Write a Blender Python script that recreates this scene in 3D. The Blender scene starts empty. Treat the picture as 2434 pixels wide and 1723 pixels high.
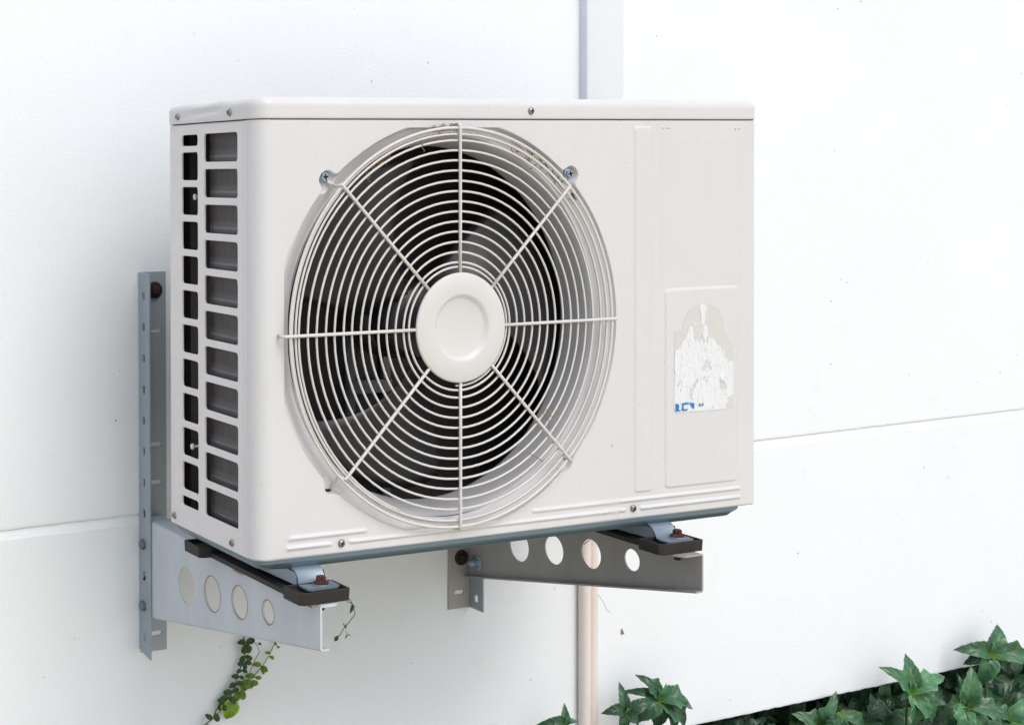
import bpy, bmesh, math, random
import numpy as np
from mathutils import Vector, Matrix, noise
random.seed(7)
PI = math.pi
scene = bpy.context.scene
col = scene.collection

# ------------------------------------------------------------------ camera
cam_d = bpy.data.cameras.new("camera")
cam = bpy.data.objects.new("camera", cam_d); col.objects.link(cam)
scene.camera = cam
cam_d.sensor_width = 36.0; cam_d.sensor_fit = 'HORIZONTAL'
cam_d.lens = 53.188
cam_d.shift_x = 0.37759; cam_d.shift_y = -0.16412
cam_d.clip_start = 0.05; cam_d.clip_end = 400
F = Vector((0.40093845, 0.91602242, -0.01229967))
R = Vector((0.91606821, -0.40100653, -0.00357746))
U = Vector((0.00820928, 0.009833, 0.99991796))
M = Matrix((R, U, -F)).transposed().to_4x4()
M.translation = Vector((-0.8113445, -1.91541643, 0.43485389))
cam.matrix_world = M
scene.render.resolution_x = 1024; scene.render.resolution_y = 724

# ------------------------------------------------------------------ light
SUN_EL, SUN_AZ = math.radians(50), math.radians(171)
world = bpy.data.worlds.new("World"); scene.world = world
world.use_nodes = True
wn = world.node_tree.nodes; wl = world.node_tree.links
bg = wn['Background']; sky = wn.new('ShaderNodeTexSky')
sky.sky_type = 'NISHITA'; sky.sun_disc = False
sky.sun_elevation = SUN_EL; sky.sun_rotation = SUN_AZ
sky.air_density = 1.0; sky.dust_density = 3.2; sky.ozone_density = 1.0
hs = wn.new('ShaderNodeHueSaturation'); hs.inputs['Saturation'].default_value = 0.85
wl.new(sky.outputs[0], hs.inputs['Color']); wl.new(hs.outputs[0], bg.inputs['Color']); bg.inputs['Strength'].default_value = 0.15
sl = bpy.data.lights.new("sun", 'SUN'); sl.energy = 0.68; sl.angle = math.radians(30)
sl.color = (0.975, 0.99, 1.0)
sun = bpy.data.objects.new("sun", sl); col.objects.link(sun)
sd = Vector((math.sin(SUN_AZ) * math.cos(SUN_EL), math.cos(SUN_AZ) * math.cos(SUN_EL), math.sin(SUN_EL)))
sun.rotation_euler = sd.to_track_quat('Z', 'Y').to_euler()
sun.location = sd * 5
scene.view_settings.view_transform = 'Standard'
scene.view_settings.look = 'None'
scene.view_settings.exposure = 0.31
scene.view_settings.gamma = 1.0

# ------------------------------------------------------------------ materials
def nmat(name):
    m = bpy.data.materials.new(name); m.use_nodes = True
    nt = m.node_tree
    return m, nt, nt.nodes['Principled BSDF']
def N(nt, t, **kw):
    n = nt.nodes.new(t)
    for k, v in kw.items():
        if k in n.inputs.keys(): n.inputs[k].default_value = v
        else: setattr(n, k, v)
    return n
def coords(nt, scale=(1, 1, 1)):
    tc = N(nt, 'ShaderNodeTexCoord'); mp = N(nt, 'ShaderNodeMapping')
    mp.inputs['Scale'].default_value = scale
    nt.links.new(tc.outputs['Object'], mp.inputs['Vector'])
    return mp.outputs[0]
def noise_n(nt, vec, scale, detail=4, rough=0.55):
    n = N(nt, 'ShaderNodeTexNoise'); n.inputs['Scale'].default_value = scale
    n.inputs['Detail'].default_value = detail; n.inputs['Roughness'].default_value = rough
    nt.links.new(vec, n.inputs['Vector']); return n.outputs['Fac']
def ramp(nt, fac, pts):
    r = N(nt, 'ShaderNodeValToRGB'); e = r.color_ramp.elements
    while len(e) < len(pts): e.new(0.5)
    for i, (p, c) in enumerate(pts):
        e[i].position = p
        e[i].color = (c, c, c, 1) if not isinstance(c, tuple) else (*c, 1)
    nt.links.new(fac, r.inputs['Fac']); return r.outputs['Color']
def mix(nt, fac, a, b, mode='MIX'):
    m = N(nt, 'ShaderNodeMix'); m.data_type = 'RGBA'; m.blend_type = mode
    for s, v in ((0, fac), (6, a), (7, b)):
        if hasattr(v, 'links'): nt.links.new(v, m.inputs[s])
        elif isinstance(v, tuple): m.inputs[s].default_value = (*v, 1)
        else: m.inputs[s].default_value = v
    return m.outputs[2]
def bump(nt, b, h, strength, dist):
    n = N(nt, 'ShaderNodeBump'); n.inputs['Strength'].default_value = strength
    n.inputs['Distance'].default_value = dist
    nt.links.new(h, n.inputs['Height']); nt.links.new(n.outputs[0], b.inputs['Normal'])

def painted(name, c, rough=0.45, dirt=(0.33, 0.28, 0.22), amount=0.5, spots=0.5, grain=0.03, metal=0.0, scl=1.0, stretch=(1, 1, 0.35), vary=0.95):
    """painted sheet metal: broad tone change, grime film, small specks"""
    m, nt, b = nmat(name); v = coords(nt); vs = coords(nt, stretch)
    n1 = noise_n(nt, vs, 9 * scl, 5, 0.6)
    base = mix(nt, ramp(nt, n1, [(0.3, 0.0), (0.75, 1.0)]), c, tuple(x * vary for x in c))
    n2 = noise_n(nt, v, 42 * scl, 8, 0.72)
    f2 = ramp(nt, n2, [(0.60, 0.0), (0.80, amount)])
    c2 = mix(nt, f2, base, dirt)
    n3 = noise_n(nt, v, 260 * scl, 2, 0.5)
    f3 = ramp(nt, n3, [(0.735, 0.0), (0.76, spots)])
    c3 = mix(nt, f3, c2, tuple(x * 0.35 for x in dirt))
    nt.links.new(c3, b.inputs['Base Color'])
    b.inputs['Roughness'].default_value = rough; b.inputs['Metallic'].default_value = metal
    n4 = noise_n(nt, v, 900, 3, 0.6)
    bump(nt, b, n4, grain * 4, 0.0006)
    return m

PANEL = painted("painted_steel_white", (0.642, 0.648, 0.656), 0.42, amount=0.27, spots=0.40)
SIDE = painted("painted_steel_side", (0.74, 0.705, 0.71), 0.5, dirt=(0.42, 0.33, 0.28), amount=0.34, spots=0.4, scl=1.3)
LIDM = painted("painted_lid", (0.645, 0.64, 0.65), 0.38, dirt=(0.4, 0.33, 0.27), amount=0.28, spots=0.3)
LABEL = painted("faded_label", (0.630, 0.638, 0.642), 0.6, amount=0.04, spots=0.0)
THROAT = painted("throat_paint", (0.48, 0.485, 0.50), 0.4, dirt=(0.25, 0.2, 0.17), amount=0.35, spots=0.6)
WIRE = painted("coated_wire", (0.64, 0.625, 0.61), 0.45, dirt=(0.30, 0.2, 0.13), amount=0.65, spots=0.75, scl=2.2, stretch=(1, 1, 1))
HUBM = painted("cap_paint", (0.635, 0.635, 0.625), 0.4, dirt=(0.45, 0.42, 0.32), amount=0.25, spots=0.25)
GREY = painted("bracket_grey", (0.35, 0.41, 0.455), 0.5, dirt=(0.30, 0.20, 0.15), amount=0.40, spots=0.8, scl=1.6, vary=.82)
GREY_SHADED = painted("bracket_grey_shaded", (0.36, 0.35, 0.345), 0.5, dirt=(0.24, 0.15, 0.1), amount=0.5, spots=0.8, scl=1.6, vary=.82)  # right bracket: its shade under the unit is put into a darker grey
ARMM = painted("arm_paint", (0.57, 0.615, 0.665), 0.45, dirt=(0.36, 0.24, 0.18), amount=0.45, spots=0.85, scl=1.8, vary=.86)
BASEM = painted("galvanised_base", (0.15, 0.215, 0.26), 0.35, dirt=(0.25, 0.15, 0.09), amount=0.4, spots=0.5, metal=0.35)
GALV = painted("bright_galvanised", (0.24, 0.295, 0.35), 0.38, dirt=(0.2, 0.19, 0.18), amount=0.5, spots=0.5, metal=0.45)
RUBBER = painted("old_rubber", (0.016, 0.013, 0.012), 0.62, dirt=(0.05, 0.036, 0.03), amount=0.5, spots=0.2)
DUCT = painted("duct_plastic", (0.75, 0.785, 0.825), 0.5, amount=0.08, spots=0.3)
PIPE = painted("pipe_plastic", (0.77, 0.70, 0.665), 0.5, dirt=(0.4, 0.3, 0.25), amount=0.25, spots=0.3)
DARK = painted("inner_dark", (0.040, 0.036, 0.035), 0.45, dirt=(0.05, 0.04, 0.035), amount=0.4, spots=0.1)
FANM = painted("fan_plastic", (0.022, 0.021, 0.024), 0.38, dirt=(0.07, 0.06, 0.05), amount=0.5, spots=0.1)

def simple(name, c, rough=0.5, metal=0.0, vary=0.25, sc=80, bmp=0.15):
    m, nt, b = nmat(name); v = coords(nt)
    n = noise_n(nt, v, sc, 5, 0.65)
    cc = mix(nt, ramp(nt, n, [(0.3, 0.0), (0.7, 1.0)]), c, tuple(x * (1 - vary) for x in c))
    nt.links.new(cc, b.inputs['Base Color'])
    b.inputs['Roughness'].default_value = rough; b.inputs['Metallic'].default_value = metal
    bump(nt, b, noise_n(nt, v, sc * 6, 3), bmp, 0.0005)
    return m
SCREW = simple("screw_steel", (0.42, 0.41, 0.40), 0.28, 0.9, 0.5, 300)
ZINC = simple("zinc_blue", (0.42, 0.52, 0.62), 0.3, 0.7, 0.3, 300)
BOLTG = simple("bolt_grey", (0.20, 0.24, 0.27), 0.5, 0.3, 0.3, 200)
SLOT = simple("slot_black", (0.01, 0.01, 0.01), 0.7)
HOLEWHITE = simple("inner_rivet", (0.75, 0.76, 0.76), 0.4)
PAPER = simple("torn_paper", (0.735, 0.76, 0.785), 0.85, 0, 0.06, 60, 0.4)
INKB = simple("ink_blue", (0.003, 0.20, 0.62), 0.6, 0, 0.2)
INKD = simple("ink_dark_blue", (0.01, 0.06, 0.18), 0.6)
STEM = simple("stem_green", (0.10, 0.13, 0.04), 0.55, 0, 0.4, 60)
DRY = simple("dry_stem", (0.30, 0.20, 0.12), 0.8, 0, 0.4, 200)
GLUE = simple("glue_residue", (0.62, 0.605, 0.59), 0.7, 0, 0.06, 70)

m, nt, b = nmat("rust"); v = coords(nt); RUST = m
nt.links.new(ramp(nt, noise_n(nt, v, 160, 6, 0.7), [(0.35, (0.020, 0.008, 0.006)), (0.55, (0.060, 0.019, 0.010)), (0.74, (0.24, 0.065, 0.015))]), b.inputs['Base Color'])
b.inputs['Roughness'].default_value = 0.85; bump(nt, b, noise_n(nt, v, 500, 4), 0.8, 0.001)

RUSTD = simple("black_rust", (0.028, 0.015, 0.012), .8, 0, .5, 150, .6)
RUSTP = painted("pale_rust", (0.36, 0.22, 0.15), 0.8, dirt=(0.45, 0.42, 0.40), amount=0.9, spots=0.5, scl=4)
# heat-exchanger fins: fine vertical lines, brownish grey; z bands paint light and shade inside each side opening
m, nt, b = nmat("coil_fins"); FINS = m
v = coords(nt); wv = N(nt, 'ShaderNodeTexWave'); wv.bands_direction = 'Y'; wv.inputs['Scale'].default_value = 120
wv.inputs['Distortion'].default_value = 0.6; wv.inputs['Detail'].default_value = 2
nt.links.new(v, wv.inputs['Vector'])
wz = N(nt, 'ShaderNodeTexWave'); wz.bands_direction = 'Z'; wz.inputs['Scale'].default_value = 7.39; wz.inputs['Distortion'].default_value = 0.15; wz.inputs['Phase Offset'].default_value = 5.24
wz.inputs['Detail'].default_value = 3; nt.links.new(v, wz.inputs['Vector'])
vst = coords(nt, (1, 1, 0.06)); ns = noise_n(nt, vst, 160, 5, 0.7)
c1 = mix(nt, wv.outputs['Fac'], (0.012, 0.010, 0.010), (0.105, 0.090, 0.092))
c1 = mix(nt, ramp(nt, wz.outputs['Fac'], [(0.55, 0.0), (0.90, 0.25), (0.985, 0.3), (0.998, 0.85)]), c1, (0.26, 0.25, 0.28))
c1 = mix(nt, ramp(nt, ns, [(0.35, 0.0), (0.62, 0.45), (0.70, 0.5), (0.78, 0.9)]), c1, (0.12, 0.105, 0.108))
nt.links.new(c1, b.inputs['Base Color']); b.inputs['Roughness'].default_value = 0.5; b.inputs['Metallic'].default_value = 0.3
bump(nt, b, wv.outputs['Fac'], 0.5, 0.001)

# wall: rolled white masonry paint
m, nt, b = nmat("white_stucco"); WALL = m
v = coords(nt)
n1 = noise_n(nt, v, 2.2, 4, 0.5); n2 = noise_n(nt, v, 14, 6, 0.65)
c1 = mix(nt, ramp(nt, n1, [(0.35, 0.0), (0.7, 1.0)]), (0.805, 0.853, 0.888), (0.78, 0.826, 0.858))
c1 = mix(nt, ramp(nt, n2, [(0.58, 0.0), (0.85, 0.30)]), c1, (0.70, 0.70, 0.67))
sp = noise_n(nt, v, 130, 1, 0.3)
c1 = mix(nt, ramp(nt, sp, [(0.802, 0.0), (0.812, 0.7)]), c1, (0.16, 0.13, 0.11))
nt.links.new(c1, b.inputs['Base Color']); b.inputs['Roughness'].default_value = 0.75
h = mix(nt, 0.35, noise_n(nt, v, 230, 2, 0.45), noise_n(nt, v, 600, 2, 0.5))
bump(nt, b, h, 0.42, 0.0016)

# soil, added bounce ground
SOIL = simple("soil", (0.030, 0.024, 0.018), 0.95, 0, 0.6, 30, 1.0)
BOUNCE = simple("bounce_surface", (0.66, 0.595, 0.43), 0.85, 0, 0.25, 6, 0.4)
CONC = simple("plinth_concrete", (0.10, 0.10, 0.095), 0.9, 0, 0.4, 12, 0.6)

def leaf_mat(name, dark, light, trans=0.0, rough=0.34, yel=1.0):
    m, nt, b = nmat(name)
    at = N(nt, 'ShaderNodeAttribute'); at.attribute_name = 'tone'
    v = coords(nt); n = noise_n(nt, v, 60, 4, 0.6)
    base = mix(nt, at.outputs['Fac'], dark, light)
    uv = N(nt, 'ShaderNodeUVMap'); sx = N(nt, 'ShaderNodeSeparateXYZ'); nt.links.new(uv.outputs[0], sx.inputs[0])
    ab = N(nt, 'ShaderNodeMath', operation='ABSOLUTE'); nt.links.new(sx.outputs[0], ab.inputs[0])
    rib = ramp(nt, ab.outputs[0], [(0.0, 1.0), (0.07, 0.0)])
    # side veins run forward from the midrib
    ma = N(nt, 'ShaderNodeMath', operation='MULTIPLY_ADD'); nt.links.new(ab.outputs[0], ma.inputs[0]); ma.inputs[1].default_value = -0.28
    nt.links.new(sx.outputs[1], ma.inputs[2])
    mu = N(nt, 'ShaderNodeMath', operation='MULTIPLY'); nt.links.new(ma.outputs[0], mu.inputs[0]); mu.inputs[1].default_value = 30
    si = N(nt, 'ShaderNodeMath', operation='SINE'); nt.links.new(mu.outputs[0], si.inputs[0])
    vein = ramp(nt, si.outputs[0], [(0.88, 0.0), (1.0, 0.30)])
    c = mix(nt, ramp(nt, n, [(0.35, 0.0), (0.75, 0.7)]), base, tuple(x * 0.6 for x in dark))
    c = mix(nt, ramp(nt, sx.outputs[1], [(0.0, 0.85 * yel), (0.26, 0.0)]), c, mix(nt, at.outputs['Fac'], dark, (light[0] * 2.6, light[1] * 1.6, light[2] * .25)))
    c = mix(nt, ramp(nt, ab.outputs[0], [(0.80, 0.0), (1.0, 0.55)]), c, mix(nt, at.outputs['Fac'], dark, tuple(x * 1.7 for x in light)))
    c = mix(nt, rib, c, mix(nt, 0.55, base, tuple(x * .5 for x in dark)))
    c = mix(nt, vein, c, tuple(x * .8 for x in light))
    nt.links.new(c, b.inputs['Base Color']); b.inputs['Roughness'].default_value = rough
    b.inputs['Subsurface Weight'].default_value = trans; b.inputs['Specular IOR Level'].default_value = 0.42; b.inputs['Subsurface Radius'].default_value = (0.002, 0.004, 0.001)
    b.inputs['Subsurface Scale'].default_value = 0.5
    bump(nt, b, si.outputs[0], 0.25, 0.0008)
    return m
LEAF = leaf_mat("broad_leaf", (0.007, 0.030, 0.018), (0.115, 0.31, 0.135))
VLEAF = leaf_mat("vine_leaf", (0.020, 0.060, 0.014), (0.22, 0.40, 0.012), rough=0.45, yel=0.0)

# ------------------------------------------------------------------ object helpers
def tag(o, label=None, cat=None, group=None, kind=None):
    for k, v in (('label', label), ('category', cat), ('group', group), ('kind', kind)):
        if v: o[k] = v
    return o
ORG = {}
def empty(name, loc, label, cat, group=None):
    o = bpy.data.objects.new(name, None); col.objects.link(o); o.location = loc
    o.empty_display_size = 0.05
    ORG[o.name] = Vector(loc); return tag(o, label, cat, group)
class MB:
    """collects geometry in world coordinates"""
    def __init__(s): s.v = []; s.f = []; s.sm = []
    def add(s, vs, fs, smooth=True):
        o = len(s.v); s.v += [tuple(x) for x in vs]
        s.f += [tuple(i + o for i in f) for f in fs]; s.sm += [smooth] * len(fs); return s
    def box(s, a, b, smooth=False):
        (x0, y0, z0), (x1, y1, z1) = a, b
        x0, x1 = sorted((x0, x1)); y0, y1 = sorted((y0, y1)); z0, z1 = sorted((z0, z1))
        vs = [(x0, y0, z0), (x1, y0, z0), (x1, y1, z0), (x0, y1, z0), (x0, y0, z1), (x1, y0, z1), (x1, y1, z1), (x0, y1, z1)]
        return s.add(vs, [(0, 3, 2, 1), (4, 5, 6, 7), (0, 1, 5, 4), (1, 2, 6, 5), (2, 3, 7, 6), (3, 0, 4, 7)], smooth)
    def tube(s, pts, r, n=8, closed=False, r1=None, caps=True):
        pts = [Vector(p) for p in pts]; L = len(pts); rings = []; up = None
        for i, p in enumerate(pts):
            a = pts[(i - 1) % L] if (closed or i > 0) else p
            c = pts[(i + 1) % L] if (closed or i < L - 1) else p
            t = (c - a).normalized()
            if up is None:
                up = Vector((0, 1, 0)) if abs(t.y) < 0.9 else Vector((1, 0, 0))
            u = (up - t * up.dot(t))
            if u.length < 1e-6: u = t.orthogonal()
            u.normalize(); up = u; w = t.cross(u)
            rr = r if r1 is None else r + (r1 - r) * i / max(1, L - 1)
            rings.append([p + (u * math.cos(2 * PI * k / n) + w * math.sin(2 * PI * k / n)) * rr for k in range(n)])
        vs = [q for g in rings for q in g]; fs = []
        m_ = L if closed else L - 1
        for i in range(m_):
            for k in range(n):
                a = i * n + k; b_ = i * n + (k + 1) % n; j = (i + 1) % L
                fs.append((a, b_, j * n + (k + 1) % n, j * n + k))
        if not closed and caps:
            fs.append(tuple(reversed(range(n)))); fs.append(tuple(range((L - 1) * n, L * n)))
        return s.add(vs, fs, True)
    def lathe(s, prof, o, ax, n=32, cap0=True, cap1=True, smooth=True):
        """prof: (radius, height along ax)"""
        ax = Vector(ax).normalized(); u = ax.orthogonal().normalized(); w = ax.cross(u); o = Vector(o)
        vs = []; fs = []
        for r_, h_ in prof:
            for k in range(n):
                a = 2 * PI * (k + .5) / n
                vs.append(o + ax * h_ + (u * math.cos(a) + w * math.sin(a)) * r_)
        for i in range(len(prof) - 1):
            for k in range(n):
                fs.append((i * n + k, i * n + (k + 1) % n, (i + 1) * n + (k + 1) % n, (i + 1) * n + k))
        if cap0: fs.append(tuple(reversed(range(n))))
        if cap1: fs.append(tuple(range((len(prof) - 1) * n, len(prof) * n)))
        return s.add(vs, fs, smooth)
    def build(s, name, mat, parent=None, bevel=0, seg=2, sharp=None, solid=0):
        me = bpy.data.meshes.new(name)
        off = Vector((0, 0, 0))
        o = bpy.data.objects.new(name, me); col.objects.link(o)
        if parent is not None:
            o.parent = parent; off = ORG[parent.name]
        ORG[o.name] = off
        me.from_pydata([tuple(Vector(q) - off) for q in s.v], [], s.f)
        me.polygons.foreach_set('use_smooth', s.sm)
        me.update(); me.materials.append(mat)
        if solid:
            md = o.modifiers.new('sol', 'SOLIDIFY'); md.thickness = solid; md.offset = 0
        if bevel:
            md = o.modifiers.new('bev', 'BEVEL'); md.width = bevel; md.segments = seg; md.limit_method = 'ANGLE'; md.angle_limit = math.radians(35)
            for p in me.polygons: p.use_smooth = True
            md.harden_normals = True
        if sharp: me.set_sharp_from_angle(angle=math.radians(sharp))
        return o

def rrect(x0, x1, z0, z1, r, n=5):
    out = []
    for cx, cz, a0 in ((x1 - r, z1 - r, 0), (x0 + r, z1 - r, 90), (x0 + r, z0 + r, 180), (x1 - r, z0 + r, 270)):
        for k in range(n + 1):
            a = math.radians(a0 + 90 * k / n); out.append((cx + r * math.cos(a), cz + r * math.sin(a)))
    return out
def circ(x, z, r, n=40, rz=None):
    rz = rz or r
    return [(x + r * math.cos(2 * PI * k / n), z + rz * math.sin(2 * PI * k / n)) for k in range(n)]
def sheet(outer, holes, fn, t):
    """flat sheet with holes: outline (a,b) mapped by fn(a,b,depth) and given thickness t -> MB"""
    bm = bmesh.new(); loops = []
    for lp in [outer] + holes:
        vs = [bm.verts.new((a, b_, 0)) for a, b_ in lp]
        loops.append(vs)
        for i in range(len(vs)): bm.edges.new((vs[i], vs[(i + 1) % len(vs)]))
    bmesh.ops.triangle_fill(bm, use_beauty=True, use_dissolve=False, edges=bm.edges[:], normal=(0, 0, 1))
    bm.verts.index_update()
    pts = [(v_.co.x, v_.co.y) for v_ in bm.verts]; tris = [tuple(v_.index for v_ in f.verts) for f in bm.faces]
    li = [[v_.index for v_ in lp] for lp in loops]; bm.free()
    n = len(pts)
    vs = [fn(a, b_, 0) for a, b_ in pts] + [fn(a, b_, t) for a, b_ in pts]
    fs = [tuple(f) for f in tris] + [tuple(i + n for i in reversed(f)) for f in tris]
    for lp in li:
        for i in range(len(lp)):
            a, c = lp[i], lp[(i + 1) % len(lp)]; fs.append((a, c, c + n, a + n))
    mb = MB(); mb.add(vs, fs, False); return mb
def fix_normals(o):
    bm = bmesh.new(); bm.from_mesh(o.data); bmesh.ops.recalc_face_normals(bm, faces=bm.faces[:]); bm.to_mesh(o.data); bm.free(); return o
def merge(o, d=1e-5):
    bm = bmesh.new(); bm.from_mesh(o.data); bmesh.ops.remove_doubles(bm, verts=bm.verts[:], dist=d)
    bmesh.ops.recalc_face_normals(bm, faces=bm.faces[:]); bm.to_mesh(o.data); bm.free(); return o

def pan_screw(parent, o, ax, r=0.0042, mat=SCREW, name='screw'):
    """pan head screw with a cross recess"""
    mb = MB(); mb.lathe([(r * 1.05, 0), (r * 1.05, r * .15), (r * .93, r * .42), (r * .62, r * .62), (r * .3, r * .69)], o, ax, 20)
    nf = len(mb.f)
    ax = Vector(ax).normalized(); u = ax.orthogonal().normalized(); rot = Matrix.Rotation(random.uniform(0, 1.5), 3, ax); u = rot @ u; w = ax.cross(u)
    o2 = Vector(o) + ax * r * .62
    for d, e in ((u, w), (w, u)):
        a = d * r * .62; b_ = e * r * .14
        mb.add([o2 - a - b_, o2 + a - b_, o2 + a + b_, o2 - a + b_, o2 - a - b_ + ax * r * .09, o2 + a - b_ + ax * r * .09, o2 + a + b_ + ax * r * .09, o2 - a + b_ + ax * r * .09],
              [(4, 5, 6, 7), (0, 1, 5, 4), (1, 2, 6, 5), (2, 3, 7, 6), (3, 0, 4, 7)], False)
    s = mb.build(name, mat, parent, sharp=50); s.data.materials.append(SLOT)
    for p in s.data.polygons[nf:]: p.material_index = 1
    return s
def parent_depth(o):
    d = 1
    while o.parent: o = o.parent; d += 1
    return d
def hexa(parent, o, ax, r, h, mat, name='bolt', washer=None, wmat=None, cross=False):
    mb = MB(); mb.lathe([(r, 0), (r, h * .85), (r * .9, h)], o, ax, 6, smooth=False)
    if washer: mb.lathe([(washer, -.0002), (washer, .0012), (washer * .9, .0016)], o, ax, 24)
    nf = len(mb.f)
    if cross:
        ax = Vector(ax).normalized(); u = Vector((1, 0, 0.15)).normalized(); w = ax.cross(u); o2 = Vector(o) + ax * h
        for d, e in ((u, w), (w, u)):
            a = d * r * .6; b_ = e * r * .17; t = ax * .0003
            mb.add([o2 - a - b_, o2 + a - b_, o2 + a + b_, o2 - a + b_, o2 - a - b_ + t, o2 + a - b_ + t, o2 + a + b_ + t, o2 - a + b_ + t],
                  [(4, 5, 6, 7), (0, 1, 5, 4), (1, 2, 6, 5), (2, 3, 7, 6), (3, 0, 4, 7)], False)
    s = mb.build(name, mat, parent)
    if cross:
        s.data.materials.append(SLOT)
        for p in s.data.polygons[nf:]: p.material_index = 1
    return s

# ================================================================== SETTING
TILT = 0.0157
def zt(x): return TILT * x
# ground: soil bed in front of the wall, beyond it unseen ground added to bounce warm light
mb = MB(); mb.add([(-60, -.55, -.93), (60, -.55, -.93), (60, 3, -.93), (-60, 3, -.93)], [(0, 1, 2, 3)], False)
tag(mb.build('soil_bed', SOIL), kind='structure')
mb = MB(); mb.add([(-80, -120, -.90), (80, -120, -.90), (80, -.5502, -.90), (-80, -.5502, -.90), (80, -.5502, -.98), (-80, -.5502, -.98)], [(0, 1, 2, 3), (3, 2, 4, 5)], False)
tag(mb.build('bounce_ground', BOUNCE), kind='structure')
# wall profile swept along x: upper face, groove, lower face, bottom arris with a ragged edge, underside
mb = MB(); xs = np.concatenate([[-6, -2], np.arange(-.4, 2.6, .006), [4, 9]])
prof_n = None; rows = []
for x in xs:
    g = -.0369 + zt(x); bt = -.4985 + .0195 * x
    if x < .9: bt = -.481 
    e = .0010 * noise.noise(Vector((x * 60, 0, 3))) + .0016 * noise.noise(Vector((x * 14, 5, 3)))
    e2 = .0006 * noise.noise(Vector((x * 90, 9, 3))) + .0006 * noise.noise(Vector((x * 25, 9, 8)))
    bt = -.4985 + .0155 * x + (.0012 * noise.noise(Vector((x * 70, 2, 1))) + .0018 * noise.noise(Vector((x * 20, 2, 7))))
    pr = [(0.25, 4.0), (0.0, 4.0), (0.0, g + .004), (0.0004, g + .0012 + e2), (.0022, g + e2), (.0029, g - .0014 + e2), (.0026, g - .0048), (.0009, g - .0112 + e), (0.0, g - .0135 + e),
          (0.0, bt + .004), (.0006, bt + .001), (.003, bt), (.25, bt + .001)]
    rows.append([(x, y, z) for y, z in pr])
n = len(rows[0]); vs = [q for r_ in rows for q in r_]; fs = []
for i in range(len(rows) - 1):
    for k in range(n - 1): fs.append((i * n + k, i * n + k + 1, (i + 1) * n + k + 1, (i + 1) * n + k))
mb.add(vs, fs, False)
wall = fix_normals(mb.build('wall', WALL)); 
tag(wall, 'smooth white painted wall with one thin horizontal groove behind the outdoor unit', 'wall')
# recessed dark footing under the wall, far back
mb = MB(); mb.box((-6, .25, -.93), (9, .45, -.40)); tag(mb.build('footing', CONC), kind='structure')

# ================================================================== AIR CONDITIONER
YF = -.425; YB = -.2; W_ = .7475; H_ = .5
CX, CZ = .268, .2535
def warp(x, z): return z + (z / .5) * (-.003 + .0099 * x) - .0012 * (x / W_) * (1 - z / .5)
ac = empty('air_conditioner', (W_ / 2, (YF + YB) / 2, -.0385), 'white outdoor air conditioning unit with a round wire fan guard, bolted to two wall brackets', 'air conditioner')

def sstep(a, b_, x):
    t = np.clip((x - a) / (b_ - a), 0, 1); return t * t * (3 - 2 * t)
def sd_rrect(x, z, x0, x1, z0, z1, r):
    cx, cz = (x0 + x1) / 2, (z0 + z1) / 2; hx, hz = (x1 - x0) / 2 - r, (z1 - z0) / 2 - r
    dx = np.abs(x - cx) - hx; dz = np.abs(z - cz) - hz
    return np.hypot(np.maximum(dx, 0), np.maximum(dz, 0)) + np.minimum(np.maximum(dx, dz), 0) - r
def smin(a, b_, k):
    h = np.clip(.5 + .5 * (b_ - a) / k, 0, 1); return b_ * (1 - h) + a * h - k * h * (1 - h)
EARS = [(.0930, .4310), (.4420, .4330), (.0975, .0775), (.4335, .0775)]
def relief(x, z):
    """outward (+) relief of the pressed front panel, metres"""
    d = np.hypot(x - CX, z - CZ) - .2448
    dc = np.maximum(np.hypot((x - CX) / XS, z - CZ) - .2468, -.02)
    for i, (ex, ez) in enumerate(EARS):
        d = smin(d, np.hypot(x - ex, z - ez) - (.0105 if i < 2 else .0085), .008)
    box_ = sd_rrect(x, z, .0365, .52, .0180, .4905, .07)
    d = np.maximum(d, box_); dc = np.maximum(dc, box_)
    xc_ = np.where(x > CX + .01, .985, 1.0)
    lin = .0108 * np.clip((-dc + .0004) / .0165, 0, 1) + .0036 * (1 - sstep(-.0018, .0004, d))
    we = 0 * x
    for ex, ez in EARS: we = np.maximum(we, 1 - sstep(.0125, .0225, np.hypot(x - ex, z - ez)))
    h = -np.maximum(lin, we * .0078 * (1 - sstep(-.0024, .0004, d)))
    def plateau(sd, hh, w=.0022): return hh * (1 - sstep(-w, 0.0004, sd))
    for x0, x1, z0, z1, r, hh in ((.5413, .5705, .0325, .4925, .005, .0016), (.5912, .7148, .0338, .2868, .006, .0016)):
        h = h + plateau(sd_rrect(x, z, x0, x1, z0, z1, r), hh)
    for x0, x1, zc in ((.0395, .1455, .0235), (.3815, .7198, .0240), (.0370, .0985, .0126), (.1200, .5285, .0126), (.5505, .7198, .0126)):
        h = h + plateau(sd_rrect(x, z, x0, x1, zc - .0031, zc + .0031, .0030), .0021, .0028)
    return h
RH = .2290
XS = .972
def front_xyz(x, z):
    h = relief(x, z)
    y = YF - h
    r = .003
    for dd in (z + .0001, .5 - z + .001):
        q = np.clip(dd, 0, r); y = y + (r - np.sqrt(np.maximum(r * r - (r - q) ** 2, 0)))
    r = .007; q = np.clip(W_ - x, 0, r); y = y + (r - np.sqrt(np.maximum(r * r - (r - q) ** 2, 0)))
    return np.stack([x, y, z + (z / .5) * (-.003 + .0099 * x) - .0012 * (x / W_) * (1 - z / .5)], -1)
mb = MB()
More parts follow.
